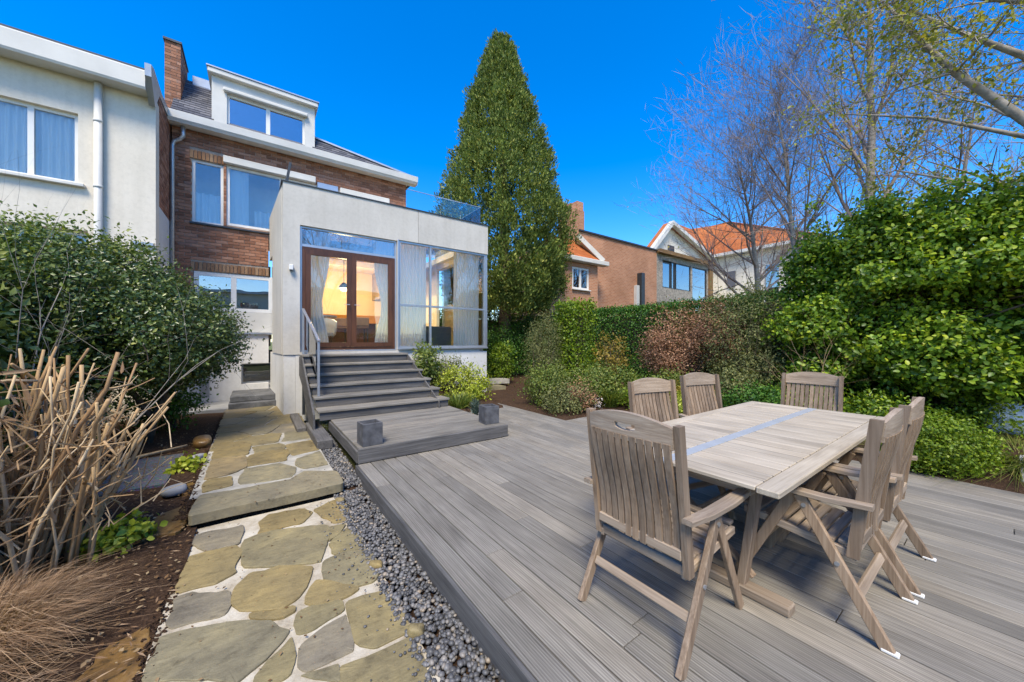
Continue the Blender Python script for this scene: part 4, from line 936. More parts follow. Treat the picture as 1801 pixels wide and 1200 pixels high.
# ================================================================== GARDEN FURNITURE
def rail_mesh(w_, h0, h1, arch, slot, thick):
    """arched top rail with a smile-shaped hand slot; y across, z up, x thickness"""
    n = 24; bm = bmesh.new(); cols = []
    for i in range(n+1):
        s_ = i/n*2-1; y = s_*w_/2; top = h1 + arch*(1-s_*s_) ; ss = s_*w_/2/.078
        inside = slot and abs(ss) < 1
        if inside: md_ = (h0+h1)/2+.016+.012*ss*ss; hf = .017*math.sqrt(max(0, 1-ss*ss))+.0005; zs = [h0, md_-hf, md_+hf, top]
        else: zz = (h0+h1)/2+.016; zs = [h0, zz, zz, top] if False else [h0, (h0+h1)/2+.027, (h0+h1)/2+.0285, top]
        cols.append(([bm.verts.new((0, y, q)) for q in zs], inside))
    for i in range(n):
        (a, ia), (b, ib) = cols[i], cols[i+1]
        bm.faces.new((a[0], b[0], b[1], a[1])); bm.faces.new((a[2], b[2], b[3], a[3]))
        if not (ia and ib): bm.faces.new((a[1], b[1], b[2], a[2]))
    bmesh.ops.recalc_face_normals(bm, faces=bm.faces[:]); bmesh.ops.solidify(bm, geom=bm.faces[:], thickness=thick)
    for v in bm.verts: v.co.x += -.012-.02*(1-(v.co.y/(w_/2))**2)      # slight dish
    bmesh.ops.recalc_face_normals(bm, faces=bm.faces[:])
    me = bpy.data.meshes.new('top_rail'); bm.to_mesh(me); bm.free(); me.materials.append(M['teak_y']); return me
def slat_mesh():
    """curved back slat"""
    n = 9; w_, t_ = .0325, .015; vs = []; fs = []
    for i in range(n+1):
        s_ = i/n; z = .44+.545*s_; xc = -.222-.062*s_ + .020*math.sin(s_*math.pi*1.35+.5)-.006
        dish = 0
        vs += [(xc-t_/2, -w_/2, z), (xc-t_/2, w_/2, z), (xc+t_/2, w_/2, z), (xc+t_/2, -w_/2, z)]
    for i in range(n):
        for j in range(4): fs.append((i*4+j, i*4+(j+1)%4, i*4+4+(j+1)%4, i*4+4+j))
    fs += [(3,2,1,0), tuple(n*4+j for j in range(4))]
    return MB().add(vs, fs).mesh('back_slat', M['teak_z_shaded'])
HWID = .285
CH = {}
CH['slat'] = slat_mesh(); CH['rail'] = rail_mesh(.478, .965, 1.062, .042, True, .024); CH['rail_plain'] = rail_mesh(.478, .965, 1.062, .042, False, .024)
def post_mesh(sy):
    m = MB(); pts = [(-.205, .37), (-.232, .60), (-.262, .84), (-.291, 1.072)]
    for (x0, z0), (x1, z1) in zip(pts, pts[1:]): pass
    vs = []; fs = []
    for x, z in pts: vs += [(x-.024, sy*.255-.0145, z), (x-.024, sy*.255+.0145, z), (x+.024, sy*.255+.0145, z), (x+.024, sy*.255-.0145, z)]
    for i in range(3):
        for j in range(4): fs.append((i*4+j, i*4+(j+1)%4, i*4+4+(j+1)%4, i*4+4+j))
    fs += [(3,2,1,0), (12,13,14,15)]
    return m.add(vs, fs).mesh('back_post', M['teak_z_shaded'])
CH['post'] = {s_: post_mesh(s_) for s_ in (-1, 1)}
CH['rleg'] = {s_: MB().bar((-.335, s_*HWID, 0), (.005, s_*HWID, .625), .028, .052, (1,0,0)).mesh('rear_leg', M['teak_z_shaded']) for s_ in (-1, 1)}
CH['fleg'] = {s_: MB().bar((.335, s_*(HWID-.032), 0), (.035, s_*(HWID-.032), .622), .026, .05, (1,0,0)).mesh('front_leg', M['teak_z_shaded']) for s_ in (-1, 1)}
am = [(-.285, .655), (-.10, .640), (.12, .640), (.30, .652), (.345, .648)]
def arm_mesh(sy):
    vs = []; fs = []
    for i, (x, z) in enumerate(am):
        hw = [.024, .031, .034, .03, .02][i]; y = sy*(HWID+.004)
        vs += [(x, y-hw, z-.011), (x, y+hw, z-.011), (x, y+hw, z+.009), (x, y+hw-.004, z+.013), (x, y-hw+.004, z+.013), (x, y-hw, z+.009)]
    for i in range(4):
        for j in range(6): fs.append((i*6+j, i*6+(j+1)%6, i*6+6+(j+1)%6, i*6+6+j))
    fs += [tuple(range(5,-1,-1)), tuple(24+j for j in range(6))]
    return MB().add(vs, fs).mesh('armrest', M['teak_x'])
CH['arm'] = {s_: arm_mesh(s_) for s_ in (-1, 1)}
CH['seat_slat'] = MB().cbox(-.021, .021, -.232, .232, -.009, .009, .003).mesh('seat_slat', M['teak_y'])
CH['seat_rail'] = {s_: MB().bar((-.22, s_*.237, .372), (.285, s_*.237, .432), .024, .042, (0,0,1)).mesh('seat_rail', M['teak_x']) for s_ in (-1, 1)}
CH['lower_rail'] = MB().cbox(-.012, .012, -.238, .238, -.024, .024, .004).mesh('lower_rail', M['teak_y'])
CH['stretcher'] = MB().cbox(-.011, .011, -.272, .272, -.022, .022, .004).mesh('stretcher', M['teak_y'])
CH['bolt'] = MB().tube([(0, -.004, 0), (0, .004, 0)], .011, 8).mesh('bolt', M['zinc'])
CH['cap'] = MB().cbox(-.034, .028, -.0165, .0165, .0, .016, .004).mesh('foot_cap', M['white'])
def chair(x, y, rz, label, caps=False, slot=True, tilt=0):
    t = thing('folding_chair', label, 'chair', (x, y, .001), rz, 'silvered teak folding chairs around the table')
    for s_ in (-1, 1):
        link('rear_leg', CH['rleg'][s_], t); link('front_leg', CH['fleg'][s_], t); link('armrest', CH['arm'][s_], t); link('back_post', CH['post'][s_], t); link('seat_rail', CH['seat_rail'][s_], t)
        link('bolt', CH['bolt'], t, (-.02, s_*(HWID+.016), .575)); link('bolt', CH['bolt'], t, (-.155, s_*(HWID+.016), .33))
        if caps: link('foot_cap', CH['cap'], t, (-.335, s_*HWID, 0))
    bk = link('top_rail', CH['rail' if slot else 'rail_plain'], t, (-.218, 0, 0), (0, -.06, 0))
    for i in range(11):
        yy = -.2125+i*.0425; o = link('back_slat', CH['slat'], t, (-.02*(1-(yy/.25)**2), yy, 0))
    link('lower_rail', CH['lower_rail'], t, (-.232, 0, .468)); link('lower_rail', CH['lower_rail'], t, (-.205, 0, .388))
    for i in range(9):
        s_ = i/8; link('seat_slat', CH['seat_slat'], t, (-.165+.45*s_, 0, .418+.045*s_-.025*math.sin(s_*3.14)), (0, -.1, 0))
    link('stretcher', CH['stretcher'], t, (-.335+.34*.2/.625, 0, .20), (0, .5, 0))
    link('stretcher', CH['stretcher'], t, (.335-.30*.27/.622, 0, .27), (0, -.45, 0)).scale = (1, .87, 1)
    return t
chair(1.815, 1.105, 0, 'teak folding chair at the head of the table, its slatted back towards the path', False, True)
chair(2.675, .655, R(90), 'teak chair with white feet along the table side, next to the chair heading the table', True, False)
chair(3.345, .640, R(90), 'teak chair with white feet along the table side, next to the round green box shrub', True, False)
chair(2.98, 1.95-.27, R(-90-13), 'teak chair on the flower bed side of the table, toward the landing', False, False)
chair(3.93, 1.95-.24, R(-90-14), 'teak chair on the flower bed side of the table, further from the landing', False, False)
chair(4.80, 1.29, R(180), 'teak chair at the far end of the table before the leafy hedge', False, False)

tab = thing('garden_table', 'long silvered teak garden table with a grey metal centre strip', 'table', (3.38, 1.19, 0))
TX0, TX1, TY0, TY1, TZ = 1.98, 4.78, .62, 1.77, .74
MB().cbox(TX0+.002, TX1-.002, TY0, TY0+.098, TZ-.032, TZ, .005).build('edge_board', M['table_x'], tab)
MB().cbox(TX0+.002, TX1-.002, TY1-.098, TY1, TZ-.032, TZ, .005).build('edge_board', M['table_x'], tab)
MB().cbox(TX0, TX1, 1.165, 1.235, TZ-.02, TZ-.001, .002).build('metal_strip', M['metal_strip'], tab)
ns = 23; sw = (TX1-TX0)/ns
for i in range(ns):
    a = TX0+i*sw; gap = .0095 if i != ns//2 else .012
    for y0, y1 in ((TY0+.102, 1.162), (1.238, TY1-.102)): MB().cbox(a+gap/2, a+sw-gap/2, y0, y1, TZ-.024, TZ-.0005+rgd.uniform(-.0012, .0012), .004).build('slat', M['table_y'], tab)
m = MB()  # dark strips added in the slat gaps to keep the joints dark
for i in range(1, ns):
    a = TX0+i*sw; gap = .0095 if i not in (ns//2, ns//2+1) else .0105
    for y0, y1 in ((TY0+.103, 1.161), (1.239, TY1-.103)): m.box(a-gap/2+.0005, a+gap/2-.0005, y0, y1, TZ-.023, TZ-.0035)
tag(m.build('dark_joint_strips', M['deck_dark_y'], tab), kind='stuff')
for yy in (.78, 1.58): MB().cbox(TX0+.12, TX1-.12, yy, yy+.035, TZ-.10, TZ-.034, .004).build('apron', M['teak_x'], tab)
for xx in (TX0+.125, TX1-.165, 3.36): MB().cbox(xx, xx+.035, .816, 1.579, TZ-.10, TZ-.034, .004).build('bearer', M['teak_y'], tab)
for xx in (2.30, 4.36):
    MB().cbox(xx-.045, xx+.045, .66, 1.73, .001, .055, .008).build('foot_bar', M['teak_y'], tab)
    MB().bar((xx, .90, .05), (xx+.03, .83, .645), .065, .045, (0,1,0)).build('leg', M['teak_z_shaded'], tab); MB().bar((xx, 1.49, .05), (xx+.03, 1.56, .645), .065, .045, (0,1,0)).build('leg', M['teak_z_shaded'], tab)
    MB().bar((xx+.055, .86, .08), (xx+.055, 1.53, .62), .02, .05, (1,0,0)).build('brace', M['teak_z_shaded'], tab)
    MB().bar((xx+.08, 1.53, .08), (xx+.08, .86, .62), .02, .05, (1,0,0)).build('brace', M['teak_z_shaded'], tab)
MB().cbox(2.40, 4.34, 1.17, 1.22, .28, .34, .004).build('stretcher', M['teak_x'], tab)

# ================================================================== VEGETATION
# ---- left: dark fence, big evergreen, hedge, canes, dry grass
fen = thing('board_fence', 'dark grey vertical board fence behind the evergreen shrub', 'fence', (-2.75, 6, -.2))
fbm = MB().cbox(-.011, .011, 0, .115, 0, 1.55, .003).mesh('fence_board', M['fence'])
y = 3.2
while y < 9.6: link('fence_board', fbm, fen, Vector((-2.75+rgd.uniform(-.004, .004), y, -.2+rgd.uniform(-.01, .01)))-fen.location); y += .122
MB().cbox(-2.80, -2.763, 3.2, 9.6, .25, .32).build('rail', M['fence'], fen); MB().cbox(-2.80, -2.763, 3.2, 9.6, 1.0, 1.07).build('rail', M['fence'], fen)

def stem_tree(base, ell, trunk, seed, mat, label, name='evergreen_shrub', cat='shrub', nclump=700, nleaf=55, cr=.11, L=.075, asp=.3, **kw):
    g = np.random.default_rng(seed); t = thing(name, label, cat, base); b = np.array(base)
    P, A, O = shell_pts(g, ell, nclump, nleaf, cr, kw.get('inner', .2), kw.get('zmin'), kw.get('up', .35), kw.get('lump', .1))
    leaves('crown', P, A, O, L*g.uniform(.6, 1.3, len(P)), asp, mat, t, b, .25, kw.get('detail', False), .15)
    m = MB()
    for (pts, rr) in trunk: m.tube(pts, rr, 8)
    for i in range(kw.get('limbs', 40)):
        e = ell[g.integers(len(ell))]; d = norm(g.normal(size=(1, 3)))[0]; e1 = np.array(e[0])+d*np.array(e[1])*.9; s0 = np.array(trunk[0][0][-1]); s1 = (np.array(e[0])*.6+s0*.4)+g.normal(size=3)*.1
        m.tube([s0, s1, e1], [.028, .016, .004], 5)
    m.build('trunk', M['bark'], t, smooth=True, origin=base); return t
stem_tree((-1.28, 7.45, -.1), [((-1.35, 7.35, 1.55), (1.05, 1.15, .75)), ((-1.8, 7.5, 2.0), (.95, 1.15, .70)), ((-.92, 7.55, 1.42), (.66, .75, .55)), ((-2.3, 7.1, 1.7), (.8, 1.2, 1.0))],
  [([(-1.28, 7.45, -.15), (-1.22, 7.42, .3), (-1.08, 7.40, .62), (-1.2, 7.4, 1.1)], [.06, .05, .045, .04]), ([(-1.22, 7.42, .3), (-1.45, 7.5, .7), (-1.7, 7.6, 1.2)], [.045, .035, .03])],
  101, LEAF['left'], 'broad dark glossy evergreen shrub on a bent trunk before the cream house', nclump=1500, nleaf=60, cr=.10, L=.052)
bush('climber', 'pale green twiggy climber over the fence before the cream house', 'climber', (-2.45, 6.3, -.1), [((-2.5, 6.6, 2.05), (.55, 1.3, .55)), ((-2.45, 5.4, 1.75), (.45, 1.0, .6)), ((-2.2, 7.7, 2.75), (.9, .5, .30))], LEAF['ivy'], 102, 420, 34, .10, .06, .28, .2, twigs=40, twr=.014, bark='bark_grey')
bush('evergreen_hedge', 'dark evergreen hedge shrub behind the dry pruned canes', 'hedge', (-2.35, 4.7, -.2), [((-2.35, 4.5, .95), (.6, 1.3, 1.0)), ((-2.3, 5.8, .9), (.5, .9, 1.0)), ((-2.2, 3.6, .9), (.6, .8, 1.1))], LEAF['left'], 103, 750, 50, .11, .075, .32, .2, detail=False, twigs=15)
bush('small_shrub', 'low dark shrub under the evergreen tree by the cellar yard', 'shrub', (-1.15, 8.6, -.05), [((-1.15, 8.6, .4), (.42, .5, .5)), ((-1.5, 8.9, .45), (.5, .5, .55))], LEAF['hedge'], 104, 170, 34, .08, .05, .35)
# bare twigs poking out over the left hedge
def twig_spray(name, label, base, seed, n, length, r0, mat, spread=.7, up=.8, sub=5, cat='shrub', lean=(0,0,0), leafmat=None, nlf=0, Lf=.05):
    g = np.random.default_rng(seed); t = thing(name, label, cat, base); m = MB(); tips = []
    def grow(p, d, l, r, lev):
        pts = [p]; rs = [r]; q = np.array(p, float); dd = np.array(d, float)
        for i in range(4):
            dd = dd + g.normal(size=3)*.13 + np.array([0, 0, .03]); dd /= np.linalg.norm(dd); q = q+dd*l/4; pts.append(tuple(q)); rs.append(r*(1-.2*(i+1)+.08))
            if lev > 0 and i >= 1:
                for _ in range(sub if lev > 1 else max(2, sub-1)):
                    if g.random() < .55:
                        nd = dd+g.normal(size=3)*.55; nd /= np.linalg.norm(nd); grow(tuple(q), nd, l*g.uniform(.35, .6), rs[-1]*.6, lev-1)
            tips.append(q.copy())
        m.tube(pts, rs, 4 if r < .008 else 6, cap=False)
    for i in range(n):
        a = g.random()*6.283; d = np.array([math.cos(a)*spread, math.sin(a)*spread, up])+np.array(lean)+g.normal(size=3)*.15; d /= np.linalg.norm(d)
        grow((base[0]+g.normal()*.05, base[1]+g.normal()*.05, base[2]-.03), d, length*g.uniform(.7, 1.15), r0*g.uniform(.7, 1.1), 2)
    m.build('stem', mat, t, origin=base, fix=False, smooth=True)
    if leafmat is not None:
        T = np.array(tips); P = T[g.integers(len(T), size=nlf)]+g.normal(size=(nlf, 3))*.05; O = norm(g.normal(size=(nlf, 3))+np.array([0,0,.6]))
        leaves('foliage', P, norm(g.normal(size=(nlf, 3))), O, Lf*g.uniform(.6, 1.3, nlf), .3, leafmat, t, np.array(base))
    return t
twig_spray('bare_shrub', 'bare tangled pale shrub reaching over the left hedge', (-1.75, 5.3, -.15), 105, 6, 2.2, .013, M['bark_grey'], .35, 1, 3)
# dry pruned canes
can = thing('pruned_cane_clump', 'clump of dry tan canes cut short, in the soil bed', 'plant', (-1.18, 3.95, -.14))
gc = np.random.default_rng(77)
for i in range(84):
    a = gc.random()*6.283; rad = gc.uniform(.02, .34); bx_, by_ = -1.27+math.cos(a)*rad, 3.95+math.sin(a)*rad*1.2
    out = np.array([math.cos(a), math.sin(a), 0])*gc.uniform(.02, .40); h_ = gc.uniform(.75, 1.62)
    p0 = np.array([bx_, by_, -.16]); d = np.array([0, 0, 1.])+out*.8; pts = [p0]
    for j in range(6): d = d+gc.normal(size=3)*.10; pts.append(pts[-1]+d/np.linalg.norm(d)*h_/6)
    r0 = gc.uniform(.006, .016); kn = [r0*q for q in (1.15, 1, .96, 1.0, .92, .85, gc.uniform(.3, 1.1))]
    c_ = MB().tube(pts, kn, 7)
    for _ in range(gc.integers(1, 4)):
        j = gc.integers(2, 6); sd = d+gc.normal(size=3)*.7; sd /= np.linalg.norm(sd); l_ = gc.uniform(.12, .45); e = pts[j]+sd*l_; c_.tube([pts[j], pts[j]+sd*l_*.5+gc.normal(size=3)*.02, e], [r0*.75, r0*.6, r0*.55], 6)
    c_.build('cane', M['cane'], can, smooth=True, origin=tuple(p0))
m = MB()
for i in range(330):
    a = gc.random()*6.283; s0 = np.array([-1.27+gc.normal()*.22, 3.95+gc.normal()*.25, gc.uniform(.05, .9)]); d = np.array([math.cos(a), math.sin(a), gc.uniform(.2, 1.3)]); d /= np.linalg.norm(d); l_ = gc.uniform(.15, .5)
    m.tube([s0, s0+d*l_*.5+gc.normal(size=3)*.03, s0+d*l_+np.array([0, 0, gc.normal()*.05])], [.005, .004, .0025], 4, cap=False)
tag(m.build('twigs', M['cane'], can, origin=(-1.18, 3.95, -.14), fix=False), kind='stuff')
# strap-like dry leaves on the canes
n = 90; P = np.stack([-1.27+gc.normal(size=n)*.28, 3.95+gc.normal(size=n)*.3, gc.uniform(.2, 1.25, n)], 1)
leaves('dry_leaf', P, gc.normal(size=(n, 3))+np.array([0, 0, .5]), gc.normal(size=(n, 3)), gc.uniform(.08, .22, n), .07, LEAF['straw'], can, np.array([-1.18, 3.95, -.14]), .3, True, .2)
# dry ornamental grass
def grass_clump(name, label, base, n, rad, h_, mat, seed, wid=.0035, droop=.8, cat='grass', group=None):
    g = np.random.default_rng(seed); t = thing(name, label, cat, base, 0, group)
    a = g.random(n)*6.283; r_ = np.sqrt(g.random(n))*rad*.45; P0 = np.stack([np.cos(a)*r_, np.sin(a)*r_, np.full(n, -.02)], 1)
    D = np.stack([np.cos(a), np.sin(a), np.zeros(n)], 1) + g.normal(size=(n, 3))*.35; D[:, 2] = 0
    Lh = h_*g.uniform(.5, 1.15, n)[:, None]; sp = rad*g.uniform(.1, 1.0, n)[:, None]; S_ = norm(np.stack([-np.sin(a), np.cos(a), np.zeros(n)], 1)+g.normal(size=(n, 3))*.5)
    rows = []
    for i, tt in enumerate((0, .35, .7, 1)):
        c = P0 + D*sp*(tt**1.4) + np.array([0, 0, 1.])*Lh*(tt-droop*.45*tt**3) + (curl_ := (curl_ if i else 0)+g.normal(size=(n, 3))*(.030 if wid < .002 else .012)); wd = wid*(1, .9, .65, .1)[i]
        rows += [c-S_*wd, c+S_*wd]
    V = np.stack(rows, 1).reshape(-1, 3); b = np.arange(n)[:, None]*8; F = np.concatenate([b+np.array([[k_*2, k_*2+1, k_*2+3, k_*2+2]]) for k_ in range(3)])
    o = link('blades', npmesh('blades', V, F, mat), t); o['kind'] = 'stuff'; return t
grass_clump('dry_grass_clump', 'brown dry ornamental grass tuft by the near path edge', (-1.22, 3.0, -.19), 14000, .40, .46, LEAF['straw'], 201, .0016, 1.2)
grass_clump('dry_grass_clump', 'brown dry grass tuft beyond the path edge at the soil corner', (-1.15, 2.25, -.19), 7000, .34, .38, LEAF['straw'], 202, .0016, 1.2)
def rosette(name, label, base, rad, h_, mat, seed, n=220, L=.06, asp=.42):
    return bush(name, label, 'plant', base, [((base[0], base[1], base[2]+h_*.4), (rad, rad*.8, h_*.6))], mat, seed, n//6, 8, .035, L, asp, .2, True, twigs=4, twr=.005)
rosette('lime_plant', 'bright lime green leafy plant in the soil before the dry canes', (-.84, 4.05, -.14), .17, .16, LEAF['lime'], 211, 320)
rosette('lime_plant', 'lime green ground plant beside the dark gravel patch', (-.64, 5.75, -.11), .13, .14, LEAF['lime'], 212, 260)
# leaf litter on the soil
gl = np.random.default_rng(33); n = 4200; P = np.stack([gl.uniform(-2.6, -.42, n), gl.uniform(1.2, 8.5, n), np.zeros(n)], 1); P[:, 2] = -.132+np.clip((P[:, 1]-3.5)*.02, -.05, .07)+gl.uniform(0, .012, n)
leaves('leaf_litter', P, gl.normal(size=(n, 3))*np.array([1, 1, .15]), np.array([0, 0, 1.])+gl.normal(size=(n, 3))*.3, gl.uniform(.012, .04, n), .3, LEAF['litter'], None, (0, 0, 0), .2)
n = 900; P = np.stack([gl.uniform(-2.0, -.45, n), gl.uniform(1.8, 6.0, n), gl.uniform(-.15, -.12, n)], 1)
leaves('wood_chips', P, gl.normal(size=(n, 3))*np.array([1, 1, .1]), np.array([0, 0, 1.])+gl.normal(size=(n, 3))*.3, gl.uniform(.02, .09, n), .07, LEAF['straw'], None, (0, 0, 0), .2)

# ---- centre: shrubs by the stairs
bush('leafy_shrub', 'green leafy shrub against the white plinth at the stair end', 'shrub', (3.33, 8.05, .2), [((3.33, 8.1, .75), (.30, .28, .55))], LEAF['ivy'], 301, 90, 36, .07, .07, .3)
bush('leafy_shrub', 'mound of yellow green shrub in the bed beside the stairs', 'shrub', (4.0, 7.45, .1), [((3.95, 7.5, .38), (.52, .5, .45)), ((4.2, 7.3, .3), (.35, .35, .36))], LEAF['lime'], 302, 130, 40, .08, .06, .26, twigs=14)
bush('leafy_shrub', 'brown tipped small shrub behind the yellow green mound', 'shrub', (3.95, 8.1, .2), [((3.95, 8.1, .62), (.38, .3, .42))], LEAF['olive'], 303, 90, 30, .07, .045, .3)
grass_clump('strap_leaf_plant', 'strap leaved plant at the bed corner beside the landing', (3.5, 6.75, .05), 260, .34, .42, LEAF['ivy'], 304, .012, .7, 'plant')
def potted(x, y, label, seed):
    t = thing('plant_pot', label, 'pot plant', (x, y, .001))
    vs = []; nA = 16
    for z, r_ in ((0, .045), (.10, .06), (.10, .052), (.085, .05)): vs += [(math.cos(6.283*i/nA)*r_, math.sin(6.283*i/nA)*r_, z) for i in range(nA)]
    fs = [(r_*nA+i, r_*nA+(i+1)%nA, (r_+1)*nA+(i+1)%nA, (r_+1)*nA+i) for r_ in range(3) for i in range(nA)]+[tuple(range(3*nA, 4*nA)), tuple(range(nA-1, -1, -1))]
    link('pot', MB().add(vs, fs).mesh('pot', M['steel_dark']), t)
    g = np.random.default_rng(seed); n = 130; P = np.stack([g.normal(size=n)*.03, g.normal(size=n)*.03, g.uniform(.09, .32, n)], 1); A = P*np.array([9, 9, 0])+np.array([0, 0, .8])+g.normal(size=(n, 3))*.3
    leaves('foliage', P, A, g.normal(size=(n, 3)), g.uniform(.06, .12, n), .12, LEAF['blue'], t); return t
potted(3.30, 5.75, 'small black pot with upright blue green plant beside the landing', 1); potted(3.22, 5.55, 'small black pot plant next to the landing edge by the stairs bed', 2)
# curved pale stone step and edging at the passage end
for i, (yy, zz, x0, x1) in enumerate(((8.55, .0, 4.75, 5.95), (9.0, .14, 4.9, 6.4))):
    pts = []
    for k_ in range(13): s_ = k_/12; pts.append((x0+(x1-x0)*s_, yy+.16*math.sin(s_*3.1)))
    poly = pts+[(q[0], q[1]+.42) for q in pts[::-1]]
    tag(MB().prism(poly, 2, zz+.001, zz+.14).build('curved_step', M['flag_mortar_dark'] if i else M['flag']), ['curved tan stone step at the end of the passage', 'upper curved pale stone step under the conifer'][i], 'step')
rock('stone', 'flat pale rock at the foot of the extension plinth', 'stone', (4.62, 8.2, .0), (.2, .14, .10), M['flag'], 41, .3)
# ---- centre: garden bed
bush('feathery_shrub', 'feathery grey green shrub beside the hedge column', 'shrub', (5.75, 6.7, .03), [((5.8, 6.7, .9), (.42, .42, .95)), ((6.0, 6.8, 1.5), (.4, .38, .55))], LEAF['olive'], 402, 330, 40, .09, .05, .13, twigs=24)
bush('flowering_shrub', 'low green shrub with pale flowers before the feathery shrub', 'shrub', (5.35, 5.95, .03), [((5.35, 5.95, .42), (.5, .5, .48))], LEAF['ivy'], 403, 150, 40, .08, .05, .3)
bush('russet_shrub', 'low russet and green shrub at the front of the bed', 'shrub', (5.15, 5.25, .02), [((5.1, 5.25, .26), (.42, .34, .30)), ((5.5, 5.3, .24), (.3, .3, .28))], LEAF['olive'], 404, 150, 36, .07, .045, .3, twigs=12)
bush('russet_shrub', 'reddish brown twiggy shrub tuft in the bed front', 'shrub', (5.45, 5.15, .02), [((5.45, 5.15, .33), (.3, .26, .26))], LEAF['reddish'], 405, 60, 30, .06, .04, .3, twigs=12)
bush('golden_shrub', 'shrub with golden autumn leaves beside the hedge column', 'shrub', (7.3, 5.9, .05), [((7.3, 5.9, 1.05), (.42, .38, .5))], LEAF['gold'], 406, 60, 20, .07, .06, .38, twigs=22)
grass_clump('strap_leaf_plant', 'bright green strap leaved clump in the bed behind the chairs', (6.35, 5.15, .03), 700, .45, .55, LEAF['ivy'], 407, .011, .8, 'plant')
bush('green_perennials', 'green perennial mound in the bed beside the hedge column', 'plant', (6.3, 5.5, .03), [((6.3, 5.5, .4), (.6, .45, .45)), ((7.0, 5.4, .35), (.5, .4, .4))], LEAF['ivy'], 408, 200, 36, .08, .06, .28)
# low planting between table and hedge
pl_ = [('green_perennials', 'bright green perennial mound behind the table chairs', (6.9, 4.5, .04), .55, .45, 'box', 411), ('golden_shrub', 'golden low shrub among the rocks behind the table', (7.2, 3.8, .05), .4, .42, 'gold', 412), ('green_perennials', 'leafy green mound in front of the russet bush', (7.7, 4.6, .06), .6, .6, 'ivy', 413), ('green_perennials', 'yellow green mound beside the pale rocks', (6.7, 3.5, .04), .4, .34, 'lime', 414), ('green_perennials', 'green mound by the chair at the table end', (7.4, 2.7, .05), .55, .5, 'hedge', 415), ('green_perennials', 'olive twiggy mound under the leafy hedge', (8.0, 3.3, .07), .6, .75, 'olive', 416), ('green_perennials', 'dark leafy mound under the leafy hedge by the table end', (8.2, 2.1, .07), .6, .55, 'laurel', 417), ('green_perennials', 'leafy ground cover under the hedge behind the box shrub', (8.4, 1.2, .07), .5, .42, 'laurel', 418)]
for nm, lb, b_, r_, h_, mt, sd in pl_: bush(nm, lb, 'plant', b_, [((b_[0], b_[1], b_[2]+h_*.45), (r_, r_*.85, h_*.6))], LEAF[mt], sd, 120, 34, .08, .06, .28, twigs=8)
rock('rock', 'rounded tan rock seen between two chairs in the flower bed', 'rock', (7.45, 4.75, .06), (.28, .22, .26), M['flag'], 51, .3)
rock('rock', 'pale pinkish rock in the bed behind the table', 'rock', (8.6, 3.9, .08), (.36, .26, .26), M['flag_mortar_dark'], 52, .8); rock('rock', 'small white grey rock beside the pinkish rock', 'rock', (8.1, 3.95, .07), (.22, .15, .13), M['paving'], 53, .2)
bush('flower_plant', 'small pink flowering plant at the bed front by the russet shrub', 'plant', (5.75, 4.95, .02), [((5.75, 4.95, .16), (.10, .09, .14))], LEAF['petal'], 431, 14, 8, .03, .035, .4, twigs=6, twr=.004)
# clipped boundary hedge
def box_hedge(name, label, x0, x1, y0, y1, z0, z1, mat, seed, n, L, asp=.35):
    g = np.random.default_rng(seed); t = thing(name, label, 'hedge', ((x0+x1)/2, (y0+y1)/2, z0))
    A_ = [(y1-y0)*(z1-z0), (x1-x0)*(y1-y0), (x1-x0)*(z1-z0), (x1-x0)*(z1-z0), (y1-y0)*(z1-z0)*.4]; pk = g.choice(5, n, p=np.array(A_)/sum(A_))
    U = g.random((n, 3)); dep = np.abs(g.normal(size=n))*.14-.03
    P = np.stack([x0+(x1-x0)*U[:, 0], y0+(y1-y0)*U[:, 1], z0+(z1-z0)*U[:, 2]], 1); N = np.zeros((n, 3))
    wob = .05*np.sin(P[:, 1]*2.3+P[:, 2]*1.7)+.03*np.sin(P[:, 1]*6.1+P[:, 2]*5.3+P[:, 0]*4)
    dep = dep-wob
    for i, (ax, sg, val) in enumerate(((0, -1, x0), (2, 1, z1), (1, -1, y0), (1, 1, y1), (0, 1, x1))):
        q = pk == i; P[q, ax] = val-sg*dep[q]; N[q, ax] = sg
    O = norm(N+g.normal(size=(n, 3))*.5+np.array([0, 0, .25])); A = norm(g.normal(size=(n, 3))+N*.4+np.array([0, 0, .3]))
    leaves('foliage', P, A, O, L*g.uniform(.6, 1.3, n), asp, mat, t, np.array(t.location))
    MB().box(x0+.22, x1-.22, y0+.22, y1-.22, z0, z1-.25).build('inner_branches', M['bark'], t); return t
box_hedge('clipped_hedge', 'long clipped dark green boundary hedge before the low brick house', 9.5, 10.4, 3.6, 10.6, .05, 2.52, LEAF['hedge'], 501, 52000, .06)
box_hedge('hedge_column', 'tall clipped square green hedge column in the garden bed', 6.15, 6.95, 6.0, 6.7, .05, 2.42, LEAF['box'], 401, 9000, .06)
# russet bush and olive bush before the hedge
bush('russet_bush', 'large russet brown bush in front of the clipped hedge', 'bush', (8.55, 4.75, .08), [((8.6, 4.8, 1.35), (.85, .62, .85)), ((8.9, 4.1, 1.6), (.6, .55, .7)), ((8.35, 5.0, 1.2), (.5, .5, .55))], LEAF['reddish'], 502, 420, 44, .10, .05, .3, twigs=40, up=.5)
bush('olive_bush', 'loose olive green bush between the russet bush and the leafy hedge', 'bush', (8.9, 3.55, .08), [((8.9, 3.5, 1.5), (.7, .8, 1.15)), ((8.8, 3.3, .7), (.7, .7, .6))], LEAF['olive'], 503, 450, 40, .10, .055, .22, twigs=50, up=.4)
